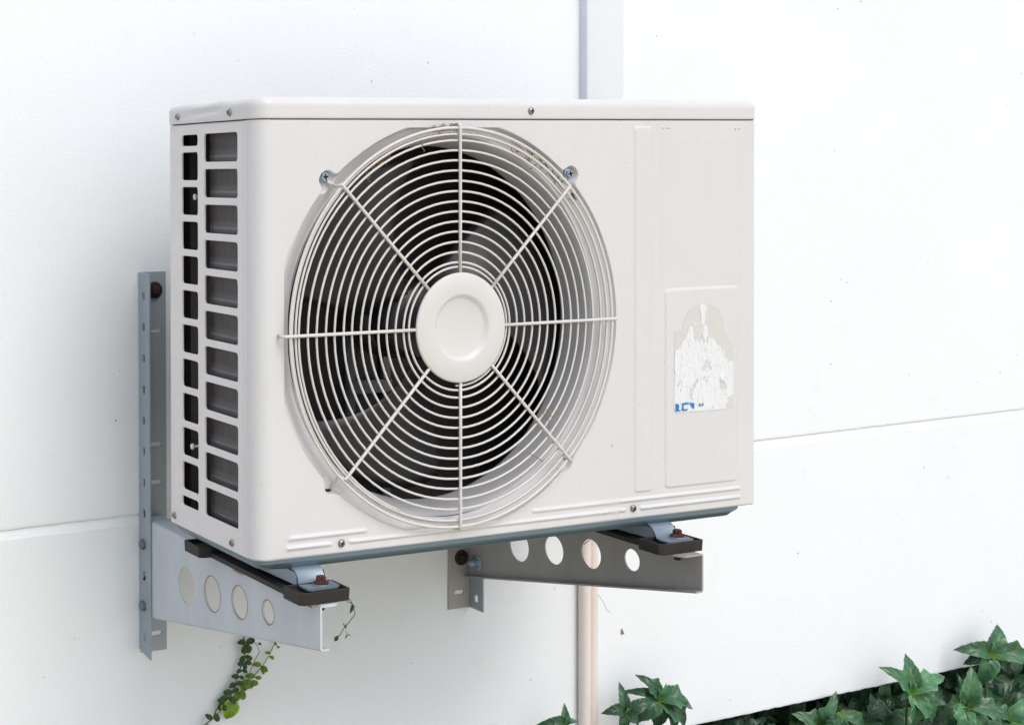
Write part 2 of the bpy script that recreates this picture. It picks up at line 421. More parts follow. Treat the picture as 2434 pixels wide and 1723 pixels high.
# polar zone round the fan hole
x0p, x1p = .02, .5185; NA, NR = 1200, 90
ang = 2 * PI * np.arange(NA) / NA; ca, sa = np.cos(ang), np.sin(ang)
with np.errstate(divide='ignore'):
    lx = np.where(ca > 0, (x1p - CX) / np.maximum(ca, 1e-9), (CX - x0p) / np.maximum(-ca, 1e-9))
    lz = np.where(sa > 0, (H_ - CZ) / np.maximum(sa, 1e-9), CZ / np.maximum(-sa, 1e-9))
Lr = np.minimum(lx, lz)
t = np.linspace(0, 1, NR)
rin = 1.0 / np.sqrt((ca / (RH * XS)) ** 2 + (sa / RH) ** 2); rows = []
for k in range(NR):
    tt = t[k]
    knee = np.minimum(.262, Lr - .002); f = .55
    rr = np.where(tt < f, rin + (knee - rin) * tt / f, knee + (Lr - knee) * (tt - f) / (1 - f))
    rows.append(front_xyz(CX + rr * ca, CZ + rr * sa))
P = np.stack(rows)  # NR,NA,3
vs = P.reshape(-1, 3).tolist(); fs = []
for k in range(NR - 1):
    for a in range(NA):
        b2 = (a + 1) % NA; fs.append((k * NA + a, k * NA + b2, (k + 1) * NA + b2, (k + 1) * NA + a))
# lip of the hole rolls back into the opening
lipo = len(vs)
for k, (dr, dy) in enumerate(((-.0008, .0004), (-.0014, .0014), (-.0016, .0035))):
    for a in range(NA): vs.append((CX + (rin[a] + dr) * ca[a], P[0, a, 1] + dy, CZ + (rin[a] + dr) * sa[a]))
    src = 0 if k == 0 else lipo + (k - 1) * NA
    for a in range(NA):
        b2 = (a + 1) % NA; fs.append((lipo + k * NA + a, lipo + k * NA + b2, src + b2, src + a))
mb.add(vs, fs, True)
# grid zone right of the fan
xg = np.concatenate([np.arange(x1p, .738, .0012), np.linspace(.738, W_, 14)])
zg = np.concatenate([np.arange(0, .045, .0007), np.arange(.045, .494, .0016), np.linspace(.494, .5, 6)])
Xg, Zg = np.meshgrid(xg, zg, indexing='ij'); P = front_xyz(Xg, Zg); a_, b_ = P.shape[:2]
mb.add(P.reshape(-1, 3).tolist(), [(i * b_ + j, (i + 1) * b_ + j, (i + 1) * b_ + j + 1, i * b_ + j + 1) for i in range(a_ - 1) for j in range(b_ - 1)], True)
# left corner wrap with rounded lower edge
zc_ = np.concatenate([np.linspace(0, .006, 7), np.linspace(.01, .494, 40), np.linspace(.497, .5, 4)])
path = [(.02 - .02 * math.sin(a), YF + .02 - .02 * math.cos(a), math.sin(a), math.cos(a)) for a in np.linspace(0, PI / 2, 12)] + [(0, -.4035, 1, 0), (0, -.4025, 1, 0), (.0012, -.4021, 1, 0)]
vs = []
for (x, y, nx, ny) in path:
    for z in zc_:
        q = min(z + .0001, .003); e = .003 - math.sqrt(max(.003 ** 2 - (.003 - q) ** 2, 0))
        vs.append((x + nx * e, y + ny * e, warp(x, z)))
k = len(zc_)
mb.add(vs, [(i * k + j, i * k + j + 1, (i + 1) * k + j + 1, (i + 1) * k + j) for i in range(len(path) - 1) for j in range(k - 1)], True)
# return flanges below, above and on the right end
for z, dz in ((0, 0), (.5, 0)):
    mb.add([(.02, YF + .003, warp(.02, z)), (W_ - .007, YF + .003, warp(W_, z)), (W_ - .007, YF + .012, warp(W_, z)), (.02, YF + .012, warp(.02, z))], [(0, 1, 2, 3)], False)
mb.add([(W_, YF + .007, warp(W_, 0)), (W_, YF + .007, warp(W_, .5)), (W_, YB, warp(W_, .5)), (W_, YB, warp(W_, 0))], [(0, 1, 2, 3)], False)
front = merge(mb.build('front_panel', PANEL, ac), 2e-5)
for p in front.data.polygons: p.use_smooth = True
front.data.set_sharp_from_angle(angle=math.radians(40))
# fix orientation: want normals facing -y on the front
# label plate, peeled sticker
mb = MB(); z1 = warp(.65, .476); z0 = warp(.65, .2885)
mb.box((.5846, YF - .00015, z0), (.7230, YF + .0005, z1)); mb.build('label_plate', LABEL, front, bevel=.0002, seg=1)
# torn paper sticker: cells of a fine grid kept where ragged noise says paper (or glue residue) is left
def sticker():
    d = .00085; paper = MB(); glue = MB(); yb = YF - .0016
    X0, X1, Z0, Z1 = .6056, .7058, .1290, .2335
    def P_(i, j): return X0 + i * d, Z0 + j * d
    nx = int((X1 - X0) / d); nz = int((.2675 - Z0) / d)
    for i in range(nx):
        for j in range(nz):
            x, z = P_(i + .5, j + .5)
            arch = ((x - .6555) / .036) ** 2 + ((z - .2335) / .034) ** 2 < 1 + .12 * noise.noise(Vector((x * 150, z * 150, 0)))
            if z > Z1 and not arch: continue
            s = noise.fractal(Vector((x * 62, z * 38, 3.3)), 1.0, 2.0, 5)
            s2 = noise.fractal(Vector((x * 200, z * 120, 8.3)), 1.0, 2.0, 3)
            hgt = (z - Z0) / (Z1 - Z0)
            val = .62 + s * .95 + s2 * .30
            # upper part mostly peeled: paper survives in a tongue up the middle
            top = max(0, (z - .2080) / .030); val -= top * (.35 + abs(x - .6560) / .016 * .50)
            val -= max(0, (x - .6830) / .012) * max(0, (z - .178) / .02) * .9
            val -= max(0, (x - .6920) / .008) * max(0, (.150 - z) / .02) * 1.6
            if x < .642 and z < .143: val = 1
            th = .0007 + .0004 * max(-1, min(1, s2 * 1.4))
            if val > .12:
                h0 = yb - th
                paper.add([(x - d / 2, h0, z - d / 2), (x + d / 2, h0, z - d / 2), (x + d / 2, h0, z + d / 2), (x - d / 2, h0, z + d / 2)], [(0, 1, 2, 3)], False)
                for (ax_, az_, bx_, bz_) in ((-1, -1, 1, -1), (1, -1, 1, 1), (1, 1, -1, 1), (-1, 1, -1, -1)):
                    paper.add([(x + ax_ * d / 2, h0, z + az_ * d / 2), (x + bx_ * d / 2, h0, z + bz_ * d / 2), (x + bx_ * d / 2, yb, z + bz_ * d / 2), (x + ax_ * d / 2, yb, z + az_ * d / 2)], [(0, 1, 2, 3)], False)
            elif val > -2.4 and noise.noise(Vector((x * 420, z * 380, 1))) < .62 + .2 * s:
                g_ = yb - .00025
                glue.add([(x - d / 2, g_, z - d / 2), (x + d / 2, g_, z - d / 2), (x + d / 2, g_, z + d / 2), (x - d / 2, g_, z + d / 2)], [(0, 1, 2, 3)], False)
    st = paper.build('torn_sticker', PAPER, front)
    st['label'] = 'torn white paper sticker with blue print at its lower left'
    glue.build('glue_residue', GLUE, front)
    return yb - .0013
ys = sticker()
# blue remains of the printed letters
inks = MB()
def ragged(pts, seed):
    out = []
    for i in range(len(pts)):
        a, c = pts[i], pts[(i + 1) % len(pts)]
        for k in range(5):
            f = k / 5; x = a[0] + (c[0] - a[0]) * f; z = a[1] + (c[1] - a[1]) * f
            out.append((x + .0006 * noise.noise(Vector((x * 700, z * 700, seed))), z + .0006 * noise.noise(Vector((x * 700, z * 700, seed + 5)))))
    return out
for sd_, pts in enumerate(([(.6068, .1308), (.6128, .1310), (.6122, .1345), (.6128, .1365), (.6118, .1405), (.6105, .1400), (.6090, .1408), (.6072, .1402)],
                           [(.6125, .1308), (.6150, .1312), (.6160, .1322), (.6122, .1322)],
                           [(.6172, .1312), (.6210, .1310), (.6260, .1312), (.6278, .1325), (.6240, .1333), (.6200, .1330), (.6202, .1390), (.6240, .1388), (.6290, .1395), (.6288, .1412), (.6230, .1410), (.6170, .1405), (.6184, .1375), (.6176, .1340)],
                           [(.6308, .1385), (.6325, .1375), (.6335, .1352), (.6350, .1340), (.6378, .1322), (.6382, .1398), (.6360, .1405), (.6350, .1395), (.6330, .1412), (.6312, .1408)])):
    pts = ragged(pts, sd_); m2 = sheet(pts, [], lambda a, b_, t: (a, ys - t - .0001, b_), .0002)
    inks.add(m2.v, m2.f, False)
fix_normals(inks.build('blue_print', INKB, front))
tc = bpy.data.curves.new('digits', 'FONT'); tc.body = "36.0"; tc.size = .0052; tc.extrude = .0001
to = bpy.data.objects.new('digits', tc); col.objects.link(to)
dg = bpy.context.evaluated_depsgraph_get(); tm = bpy.data.meshes.new_from_object(to.evaluated_get(dg))
mb = MB(); mb.add([(.6448 + v_.co.x, ys - .0001 - v_.co.z, .1353 + v_.co.y) for v_ in tm.vertices], [tuple(p.vertices) for p in tm.polygons], False)
bpy.data.objects.remove(to); mb.build('small_digits', INKD, front)
# little rivet dots over the label plate
for x in (.5885, .5945, .5985, .7105, .7165):
    mb = MB(); mb.lathe([(.0008, 0), (.0006, .0004)], (x, YF - .0001, .4835 + .009), (0, -1, 0), 8); mb.build('rivet_hole', BOLTG, front)
for x, z in ((.1105, .0118), (.5398, .0127)): pan_screw(front, (x, YF - .0003, z), (0, -1, 0), .0043)
# slot in the lower left ear with the guard's hook
mb = MB(); mb.box((.0925, YF + .0070, .0700), (.1010, YF + .0084, .0740)); mb.build('hook_slot', SLOT, front)

mb = MB(); mb.add([(.5045, YF - .0004, .0925), (.5058, YF - .0004, .0935), (.5078, YF - .0005, .0972), (.5066, YF - .0005, .0962)], [(0, 1, 2, 3)], False); mb.build('chip_mark', SLOT, front)
# side panel with two columns of openings
ZP = .0425
def ladder():
    hs = []
    for k in range(11):
        z1 = .4872 - ZP * k; hs.append(rrect(-.3797, -.2953, z1 - .0337, z1, .0042, 4))
    hs.append(rrect(-.2774, -.2340, .4735, .4870, .0040, 4))
    for k in range(10):
        z1 = .4655 - ZP * k; hs.append(rrect(-.2774, -.2335, z1 - .0340, z1, .0040, 4))
    hs.append(rrect(-.2770, -.2320, .0288, .0403, .0038, 4))
    return hs
outer = [(-.4015, 0), (-.2, 0), (-.2, .5), (-.4015, .5)]
mb = sheet([(a, b_) for a, b_ in outer], ladder(), lambda a, b_, t: (.0006 + t, a, warp(0, b_)), .0030)
side = fix_normals(mb.build('side_panel', SIDE, ac, bevel=.0011, seg=2))
for p in side.data.polygons: p.use_smooth = False
# shallow vertical crease beside the seam
mb = MB(); mb.box((.0002, -.3942, .004), (.0010, -.3932, .496)); mb.build('fold_line', SIDE, side, bevel=.0002, seg=1)
for y, z in ((-.2110, .0105), (-.3650, .0100)): pan_screw(side, (.0006, y, z), (-1, 0, 0), .0042)
# back panel and inner box
mb = MB(); mb.box((.004, YB - .003, .0), (W_ - .0005, YB - .0002, .4965)); mb.build('back_panel', DARK, ac)
mb = MB(); mb.box((.556, YF + .014, .002), (.558, YB - .004, .494)); mb.build('divider_plate', DARK, ac)
mb = MB(); mb.box((.0115, -.3975, .004), (.0160, -.2895, .495)); mb.build('coil', FINS, ac)
mb = MB(); mb.box((.0165, -.2260, .004), (.54, -.2060, .494)); mb.build('rear_coil', DARK, ac)
for y, z in ((-.2588, .4086), (-.2495, .1022)):
    mb = MB(); mb.lathe([(.0040, 0), (.0037, .002), (.0020, .0028)], (.0075, y, z), (-1, 0, 0), 16); mb.lathe([(.0016, 0), (.0016, .0085)], (.0075, y, z), (1, 0, 0), 8); mb.build('inner_bolt', HOLEWHITE, ac)
mb = MB(); mb.box((.0140, -.2500, .0385), (.0148, -.2420, .0425)); mb.build('drain_clip', HOLEWHITE, ac)
# fan throat: bell mouth narrowing back
mb = MB(); prof = []
R0, R1, y0_, y1_ = RH - .0014, .2165, YF + .0150, YF + .060
for k in range(15):
    f = k / 14; a = f * PI / 2
    prof.append((R1 + (R0 - R1) * (1 - math.sin(a)) ** 1.15, (y0_ + (y1_ - y0_) * (.18 * f + .82 * (1 - math.cos(a))))))
prof.append((R1 - .0002, y1_ + .004)); prof.append((R1 + .004, y1_ + .004))
mb.lathe([(r_, y) for r_, y in prof], (CX, 0, CZ), (0, 1, 0), 180, False, False)
mb.v = [(CX + (x - CX) * XS, y, z) for x, y, z in mb.v]
mb.build('fan_throat', THROAT, ac)
# baffle round the throat so the inside stays closed
mb = sheet([(.018, .004), (.553, .004), (.553, .494), (.018, .494)], [circ(CX, CZ, (R1 + .003) * XS, 120, R1 + .003)], lambda a, b_, t: (a, YF + .064 + t, b_), .002)
fix_normals(mb.build('baffle', DARK, ac))
# fan: hub and three broad swept blades
fanhub = MB(); fy = YF + .078
fanhub.lathe([(.010, -.016), (.040, -.014), (.047, -.006), (.048, .03)], (CX, fy, CZ), (0, 1, 0), 40)
fan = fanhub.build('fan', FANM, ac)
for bI in range(3):
    a0 = 2 * PI * bI / 3 + .5; vs = []; nr, na = 14, 14
    for i in range(nr):
        f = i / (nr - 1); rr = .046 + (.207 - .046) * f
        span = .75 + .55 * f; sweep = -.35 * f ** 1.3
        for j in range(na):
            g_ = j / (na - 1); a = a0 + sweep + span * (g_ - .5) + .10 * math.sin(PI * g_) * f
            yy = fy + .005 + (.022 + .012 * (1 - f)) * (g_ - .5) * 2 * .8 - .006 * math.sin(PI * g_)
            rj = rr if i < nr - 1 else rr - .010 * (2 * g_ - 1) ** 4
            vs.append((CX + rj * math.cos(a), yy, CZ + rj * math.sin(a)))
    mb = MB(); mb.add(vs, [(i * na + j, i * na + j + 1, (i + 1) * na + j + 1, (i + 1) * na + j) for i in range(nr - 1) for j in range(na - 1)], True)
    mb.build('blade', FANM, fan, solid=.003)
# motor and bracket
mb = MB(); mb.lathe([(.046, 0), (.050, .006), (.050, .05), (.044, .058)], (CX, fy + .034, CZ), (0, 1, 0), 36); mb.build('motor', DARK, ac)
mb = MB()
for x in (.238, .292): mb.box((x, -.236, .01), (x + .012, -.228, .49))
mb.box((.238, -.240, .33), (.304, -.236, .348)); mb.box((.238, -.240, .15), (.304, -.236, .168))
mb.build('motor_bracket', simple('bracket_inner', (0.22, 0.23, 0.26), .4, .3), ac, bevel=.001, seg=1)

# wire guard ---------------------------------------------------------
guard = empty('fan_guard', (CX, YF, CZ), None, None); guard.parent = ac
guard.location = Vector((CX, YF, CZ)) - ORG[ac.name]
GX, GZ, GY = .2675, .2540, -.4345; PX = 4.935e-4
bpyg = MB(); pts = []
def rad(tn):  # turns from the bottom -> radius in photo units
    if tn <= 1.5: return 139.5 + 11.0 * tn
    return 156 + (tn - 1.5) * 24.35
T = 13.95; n = int(T * 84)
for i in range(n + 1):
    tn = T * i / n; a = 2 * PI * (tn - .012); r_ = rad(tn) * PX * (1 + .0012 * math.sin(a * 3 + tn)); pts.append((GX + r_ * XS * math.sin(a), GY + .0004 * math.sin(a * 2 + tn * 3), GZ - r_ * math.cos(a)))
bpyg.tube(pts, .00140, 7)
bpyg.build('spiral_wire', WIRE, guard)
for rr, yy, wr in ((.2285, GY + .0004, .0014), (.2315, GY + .0032, .0014), (.2360, GY - .0006, .0018)):
    mb = MB(); n = 200; mb.tube([(GX + rr * XS * math.sin(2 * PI * k / n), yy, GZ - rr * math.cos(2 * PI * k / n)) for k in range(n)], wr, 8, closed=True)
    mb.build('rim_wire', WIRE, guard)
SY = GY - .0027
def spoke(ang, end, name='spoke'):
    d = Vector((math.sin(ang), 0, math.cos(ang))); c = Vector((GX, SY, GZ))
    pts = [c + d * .060, c + d * .12, c + d * (end[0] - .004)] + [Vector(p) for p in end[1]]
    mb = MB(); mb.tube(pts, .00200, 9); mb.v = [(GX + (x - GX) * (XS if abs(z - GZ) < .232 else XS), y, z) for x, y, z in mb.v]; return mb.build(name, WIRE, guard)
def hook(ang, L, back=.010):
    d = Vector((math.sin(ang), 0, math.cos(ang))); c = Vector((GX, SY, GZ))
    return [c + d * L, c + d * (L + .0022) + Vector((0, .0008, 0)), c + d * (L + .0034) + Vector((0, .003, 0)), c + d * (L + .0034) + Vector((0, back, 0))]
spoke(0, (.2345, hook(0, .2365)))
spoke(PI, (.236, hook(PI, .2355, .008)))
spoke(PI / 2 - .004, (.2355, hook(PI / 2 - .004, .2400, .006)))
spoke(-PI / 2 - .001, (.243, hook(-PI / 2 - .001, .2425, .012)))
a = math.radians(-44.6); d = Vector((math.sin(a), 0, math.cos(a))); c = Vector((GX, SY, GZ)); e = c + d * .2385
spoke(a, (.236, [e, e + Vector((-.0025, .0035, -.0015)), e + Vector((-.0045, .010, -.0012)), (.0985, YF + .0030, .4235), (.0935, YF + .0045, .4255), (.0895, YF + .0045, .4290)]))
a = math.radians(45.2); d = Vector((math.sin(a), 0, math.cos(a))); e = c + d * .2350
spoke(a, (.2325, [e, e + Vector((.0022, .003, .0012)), e + Vector((.003, .009, .003)), (.4400, YF + .004, .4265), (.4400, YF + .0045, .430)]))
a = math.radians(-135.6); d = Vector((math.sin(a), 0, math.cos(a))); e = c + d * .2330
spoke(a, (.2305, [e, e + Vector((-.002, .002, .0008)), e + Vector((-.0068, .007, .0030)), (.0985, YF + .001, .0825), (.0972, YF + .005, .0760), (.0968, YF + .009, .0725)]))
a = math.radians(135.3); d = Vector((math.sin(a), 0, math.cos(a))); e = c + d * .2385
spoke(a, (.236, [e, e + Vector((.0015, .002, -.001)), e + Vector((.002, .006, -.0012)), e + Vector((.002, .016, -.0012))]))
# centre cap with a pressed circular well
cy = SY - .0030; rc = .0652
mb = MB(); mb.lathe([(rc - .004, .004), (rc - .0004, .0036), (rc, .0022), (rc - .0004, .0008), (rc - .0022, 0), (.0405, -.0008), (.0388, -.0004), (.0358, .0030), (.0342, .0036), (.002, .0030)], (GX, cy, GZ), (0, 1, 0), 120)
mb.v = [(GX + (x - GX) * XS, y, z) for x, y, z in mb.v]
cap = mb.build('centre_cap', HUBM, guard)
# guard screws
for x, z in ((.0912, .4325), (.4418, .4352)):
    hexa(front, (x, YF + .0056, z), (0, -1, 0), .0056, .0050, ZINC, 'guard_screw', washer=.0066, cross=True)

# lid ---------------------------------------------------------------
def lid():
    o = .0018; xa, xb, ya, yb = -o, W_ + .0012, YF - o, YB + .001
    def ring(inset, z):
        rl, rr = .0225, .011; out = []
        def arc(cx, cy, r_, a0, a1, n):
            for k in range(n):
                a = math.radians(a0 + (a1 - a0) * k / (n - 1)); out.append((cx + (r_ - inset) * math.cos(a), cy + (r_ - inset) * math.sin(a), z))
        def line(p, q, n):
            for k in range(1, n): out.append((p[0] + (q[0] - p[0]) * k / n, p[1] + (q[1] - p[1]) * k / n, z))
        arc(xa + rl, ya + rl, rl, 180, 270, 12); line((xa + rl, ya + inset), (xb - .011, ya + inset), 60)
        arc(xb - .011, ya + .011, .011, 270, 360, 8); line((xb - inset, ya + .011), (xb - inset, yb - .006), 10)
        arc(xb - .006, yb - .006, .006, 0, 90, 5) if inset < .005 else out.append((xb - inset, yb - inset, z))
        line((xb - .006, yb - inset), (xa + .006, yb - inset), 30)
        arc(xa + .006, yb - .006, .006, 90, 180, 5) if inset < .005 else out.append((xa + inset, yb - inset, z))
        line((xa + inset, yb - .006), (xa + inset, ya + rl), 60)
        return out
    prof = [(.0016, .5010), (.0004, .5012), (0, .5024), (0, .505), (0, .508), (0, .511), (0, .514), (0, .5172), (.0006, .5195), (.0018, .5215), (.0038, .5236), (.0048, .5243)]
    base = [ring(i_, z) for i_, z in prof]
    for i_, z in ((.0075, .5253), (.012, .5262), (.03, .5272), (.06, .5276)):
        k = .0048; top = base[-1] if False else None
        r0 = ring(.0048, z); cx, cy = (xa + xb) / 2, (ya + yb) / 2; sx = (xb - xa) / 2; sy = (yb - ya) / 2
        r0 = [(cx + (x - cx) * (1 - (i_ - .0048) / sx), cy + (y - cy) * (1 - (i_ - .0048) / sy), z) for x, y, _ in r0]
        base.append(r0)
    nn = len(base[0]); vs = []
    for r_ in base:
        for x, y, z in r_:
            # pressed hand-grip wedge on the left end
            if x < .003 and z < .5215:
                f = (y + .3470) / .105
                if 0 < f < 1:
                    wdt = math.sin(PI * f) ** .5
                    c_ = .5055 + .0035 * (1 - f)
                    d_ = math.exp(-((z - c_) / .0030) ** 2) * wdt
                    x += -.0010 * d_ + .0030 * math.exp(-((z - c_ - .0060) / .0028) ** 2) * wdt
            # slightly wavy left end
            if x < .02: z += .0006 * math.sin(y * 70) * (1 if z > .52 else 0)
            vs.append((x, y, z - .003 + .0099 * x * 1.0))
    fs = [(i * nn + k, i * nn + (k + 1) % nn, (i + 1) * nn + (k + 1) % nn, (i + 1) * nn + k) for i in range(len(base) - 1) for k in range(nn)]
    fs.append(tuple(range((len(base) - 1) * nn, len(base) * nn)))
    mb = MB(); mb.add(vs, fs, True); o_ = mb.build('lid', LIDM, ac)
    return fix_normals(o_)
lidp = lid()
pan_screw(lidp, (.3790, YF - .0019, .5115), (0, -1, 0), .0042)
for y in (-.2290, -.3665): pan_screw(lidp, (-.0019, y, .5070), (-1, 0, 0), .0042)
# dark gasket strip in the gap below the lid
mb = MB(); mb.add([(.019, YF + .0030, .4965), (W_ - .003, YF + .0030, .5040), (W_ - .003, YF + .0030, .5090), (.019, YF + .0030, .5010), (.003, YB - .004, .4965), (.003, YB - .004, .5010), (W_ - .003, YB - .004, .504), (W_ - .003, YB - .004, .509)],
                  [(0, 1, 2, 3), (0, 3, 5, 4), (1, 6, 7, 2), (3, 2, 7, 5)], False); mb.build('lid_gasket', SLOT, ac)

# base pan ------------------------------------------------------------
mb = MB(); ring_ = [(.0015, .0005), (.0015, -.0045), (.0045, -.0075), (.0085, -.0115), (.012, -.0125)]
vs = []
for ins, z in ring_:
    xr = W_ - .024 - ins * 1.25; 
    for x, y in ((.003 + ins, YF + .014 + ins), (.007 + ins, YF + .006 + ins), (.016 + ins, YF + .0015 + ins), (.05, YF + .0010 + ins * .55), (xr - .01, YF + .0010 + ins * .55), (xr, YF + .004 + ins), (xr, YB - .004 - ins), (.004 + ins, YB - .004 - ins)):
        vs.append((x, y, z - .0012 * x))
k = 8; fs = [(i * k + j, i * k + (j + 1) % k, (i + 1) * k + (j + 1) % k, (i + 1) * k + j) for i in range(len(ring_) - 1) for j in range(k)]
fs.append(tuple(range(0, k))); fs.append(tuple(range((len(ring_) - 1) * k, len(ring_) * k)))
mb.add(vs, fs, False); fix_normals(mb.build('base_pan', BASEM, ac, bevel=.0012))
# mounting feet: a folded steel rail under the pan whose ends turn down to flat tabs
def foot(x0, x1, zt_):
    secs = [(-.4625, zt_), (-.4590, zt_), (-.4480, zt_ + .0001), (-.4400, zt_ + .0005), (-.4360, zt_ + .0016), (-.4325, zt_ + .0042), (-.4295, zt_ + .0080), (-.4265, zt_ + .0115), (-.4225, zt_ + .0140), (-.4150, zt_ + .0145), (-.2050, zt_ + .0145)]
    mb = MB(); vs = []; n = 9; th = .0024
    xm = (x0 + x1) / 2
    for i, (y, z) in enumerate(secs):
        w = (x1 - x0) / 2 * (1 if y < -.445 else (.96 if y < -.439 else (.86 if y < -.435 else .78))); rr = .007 if i == 0 else (.0012 if i == 1 else 0)
        for k in range(n):
            f = -1 + 2 * k / (n - 1)
            vs.append((xm + f * (w - rr), y, z + (-.0022 * (1 - f * f) * math.sin(PI * (i - 2) / 6) if 2 < i < 8 else 0)))
    top = len(vs); vs += [(x, y, z - th) for x, y, z in vs]
    fs = []
    for i in range(len(secs) - 1):
        for k in range(n - 1):
            a = i * n + k; fs.append((a, a + 1, a + n + 1, a + n)); fs.append((top + a, top + a + n, top + a + n + 1, top + a + 1))
    for k in range(n - 1): fs.append((k, top + k, top + k + 1, k + 1))
    for i in range(len(secs) - 1):
        for k in (0, n - 1): a = i * n + k; fs.append((a, a + n, top + a + n, top + a))
    mb.add(vs, fs, True)
    # the rail behind the tab, a closed channel
    mb.add([(x0 + .004, -.4330, zt_ + .002), (x0 + .004, -.4290, zt_ + .0105), (x0 + .004, -.2050, zt_ + .0145), (x0 + .002, -.2050, zt_ - .0060), (x0 + .002, -.4330, zt_ - .0025),
            (x1 - .004, -.4330, zt_ + .002), (x1 - .004, -.4290, zt_ + .0105), (x1 - .004, -.2050, zt_ + .0145), (x1 - .002, -.2050, zt_ - .0060), (x1 - .002, -.4330, zt_ - .0025)],
           [(0, 1, 2, 3, 4), (9, 8, 7, 6, 5), (0, 4, 9, 5), (3, 2, 7, 8), (4, 3, 8, 9)], False)
    o_ = fix_normals(mb.build('mounting_foot', GALV, ac, sharp=38))
    return o_
for x0, x1, bx, by in ((.0440, .0885, .0690, -.4490), (.5640, .6085, .5945, -.4440)):
    f_ = foot(x0, x1, -.0252)
    # white flat washer, rusty flanged bolt
    mb = MB(); mb.lathe([(.0098, 0), (.0098, .0008), (.0088, .0012)], (bx, by, -.0251), (0, 0, 1), 28); mb.build('washer', GALV, f_)
    mb = MB(); mb.lathe([(.0090, 0), (.0088, .0018), (.0052, .0030)], (bx, by, -.0240), (0, 0, 1), 28)
    mb.lathe([(.0060, 0), (.0058, .0050), (.0052, .0064), (.0030, .0066)], (bx, by, -.0218), (0, 0, 1), 6, smooth=False)
    mb.lathe([(.0040, 0), (.0040, -.0300)], (bx, by, -.0240), (0, 0, 1), 12)
    mb.build('rusty_bolt', RUST, f_, bevel=.0005, seg=1)

# ================================================================== RUBBER PADS (rest on the arms)
def pad(x0, x1, y0, y1, label, z=-.0385, h=.0140, closed_back=True, cx=None):
    org = ((x0 + x1) / 2, (y0 + y1) / 2, z)
    t = .0022
    out = [(x0 + .006, y0), (x1 - .0015, y0), (x1, y0 + .0015), (x1, y1), (x0, y1), (x0, y0 + .004)]
    cxm, cym = (x0 + x1) / 2, (y0 + y1) / 2
    def ins(p, d): return (p[0] + (d if p[0] < cxm else -d), p[1] + (d if p[1] < cym else -d))
    inn = [ins(p, t) for p in out]; n = len(out)
    fl = lambda p: -.0007 if p[0] < cxm else .0007
    vs = [(p[0], p[1], z) for p in out] + [(p[0] + fl(p), p[1] - (.0006 if p[1] < cym else 0), z + h) for p in out] + [(p[0] + fl(p), p[1], z + h) for p in inn] + [(p[0], p[1], z + .0085) for p in inn]
    fs = [tuple(range(n))] + [(k, (k + 1) % n, n + (k + 1) % n, n + k) for k in range(n)] + [(n + k, n + (k + 1) % n, 2 * n + (k + 1) % n, 2 * n + k) for k in range(n)] + [(2 * n + k, 2 * n + (k + 1) % n, 3 * n + (k + 1) % n, 3 * n + k) for k in range(n)] + [tuple(range(3 * n, 4 * n))]
    mb = MB(); mb.add(vs, fs, False); o_ = fix_normals(mb.build('rubber_pad', RUBBER, None, bevel=.0006, seg=2))
    # move the origin to the pad's base
    off = Vector(org); o_.data.transform(Matrix.Translation(-off)); o_.location = off
    return tag(o_, label, 'rubber pad', 'rubber pads under the unit')
pad(.0265, .0895, -.4765, -.4385, 'black rubber pad on the near arm, holding the front left foot and its rusty bolt')
pad(.5435, .6115, -.4700, -.4310, 'black rubber pad at the tip of the far arm, under the front right foot', z=-.0382)
pad(.0195, .0750, -.2440, -.2000, 'black rubber pad at the back left, half way along the near arm')
pad(.5435, .6000, -.2440, -.2000, 'black rubber pad at the back right, half way along the far arm', z=-.0382)

for (x0, x1, lb) in ((.0330, .0800, 'long dark strip between the two pads of the near arm'), (.5560, .6060, 'long dark strip between the two pads of the far arm')):  # dark bar along each arm top, between its front and rear pads
    mb = MB(); mb.box((x0, -.4375, -.0382), (x1, -.2450, -.0318)); o_ = mb.build('dark_strip', RUBBER, None, bevel=.0008, seg=2)
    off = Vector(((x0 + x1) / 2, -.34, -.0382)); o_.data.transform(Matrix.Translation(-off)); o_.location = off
    tag(o_, lb, 'rubber strip', 'dark strips under the unit')
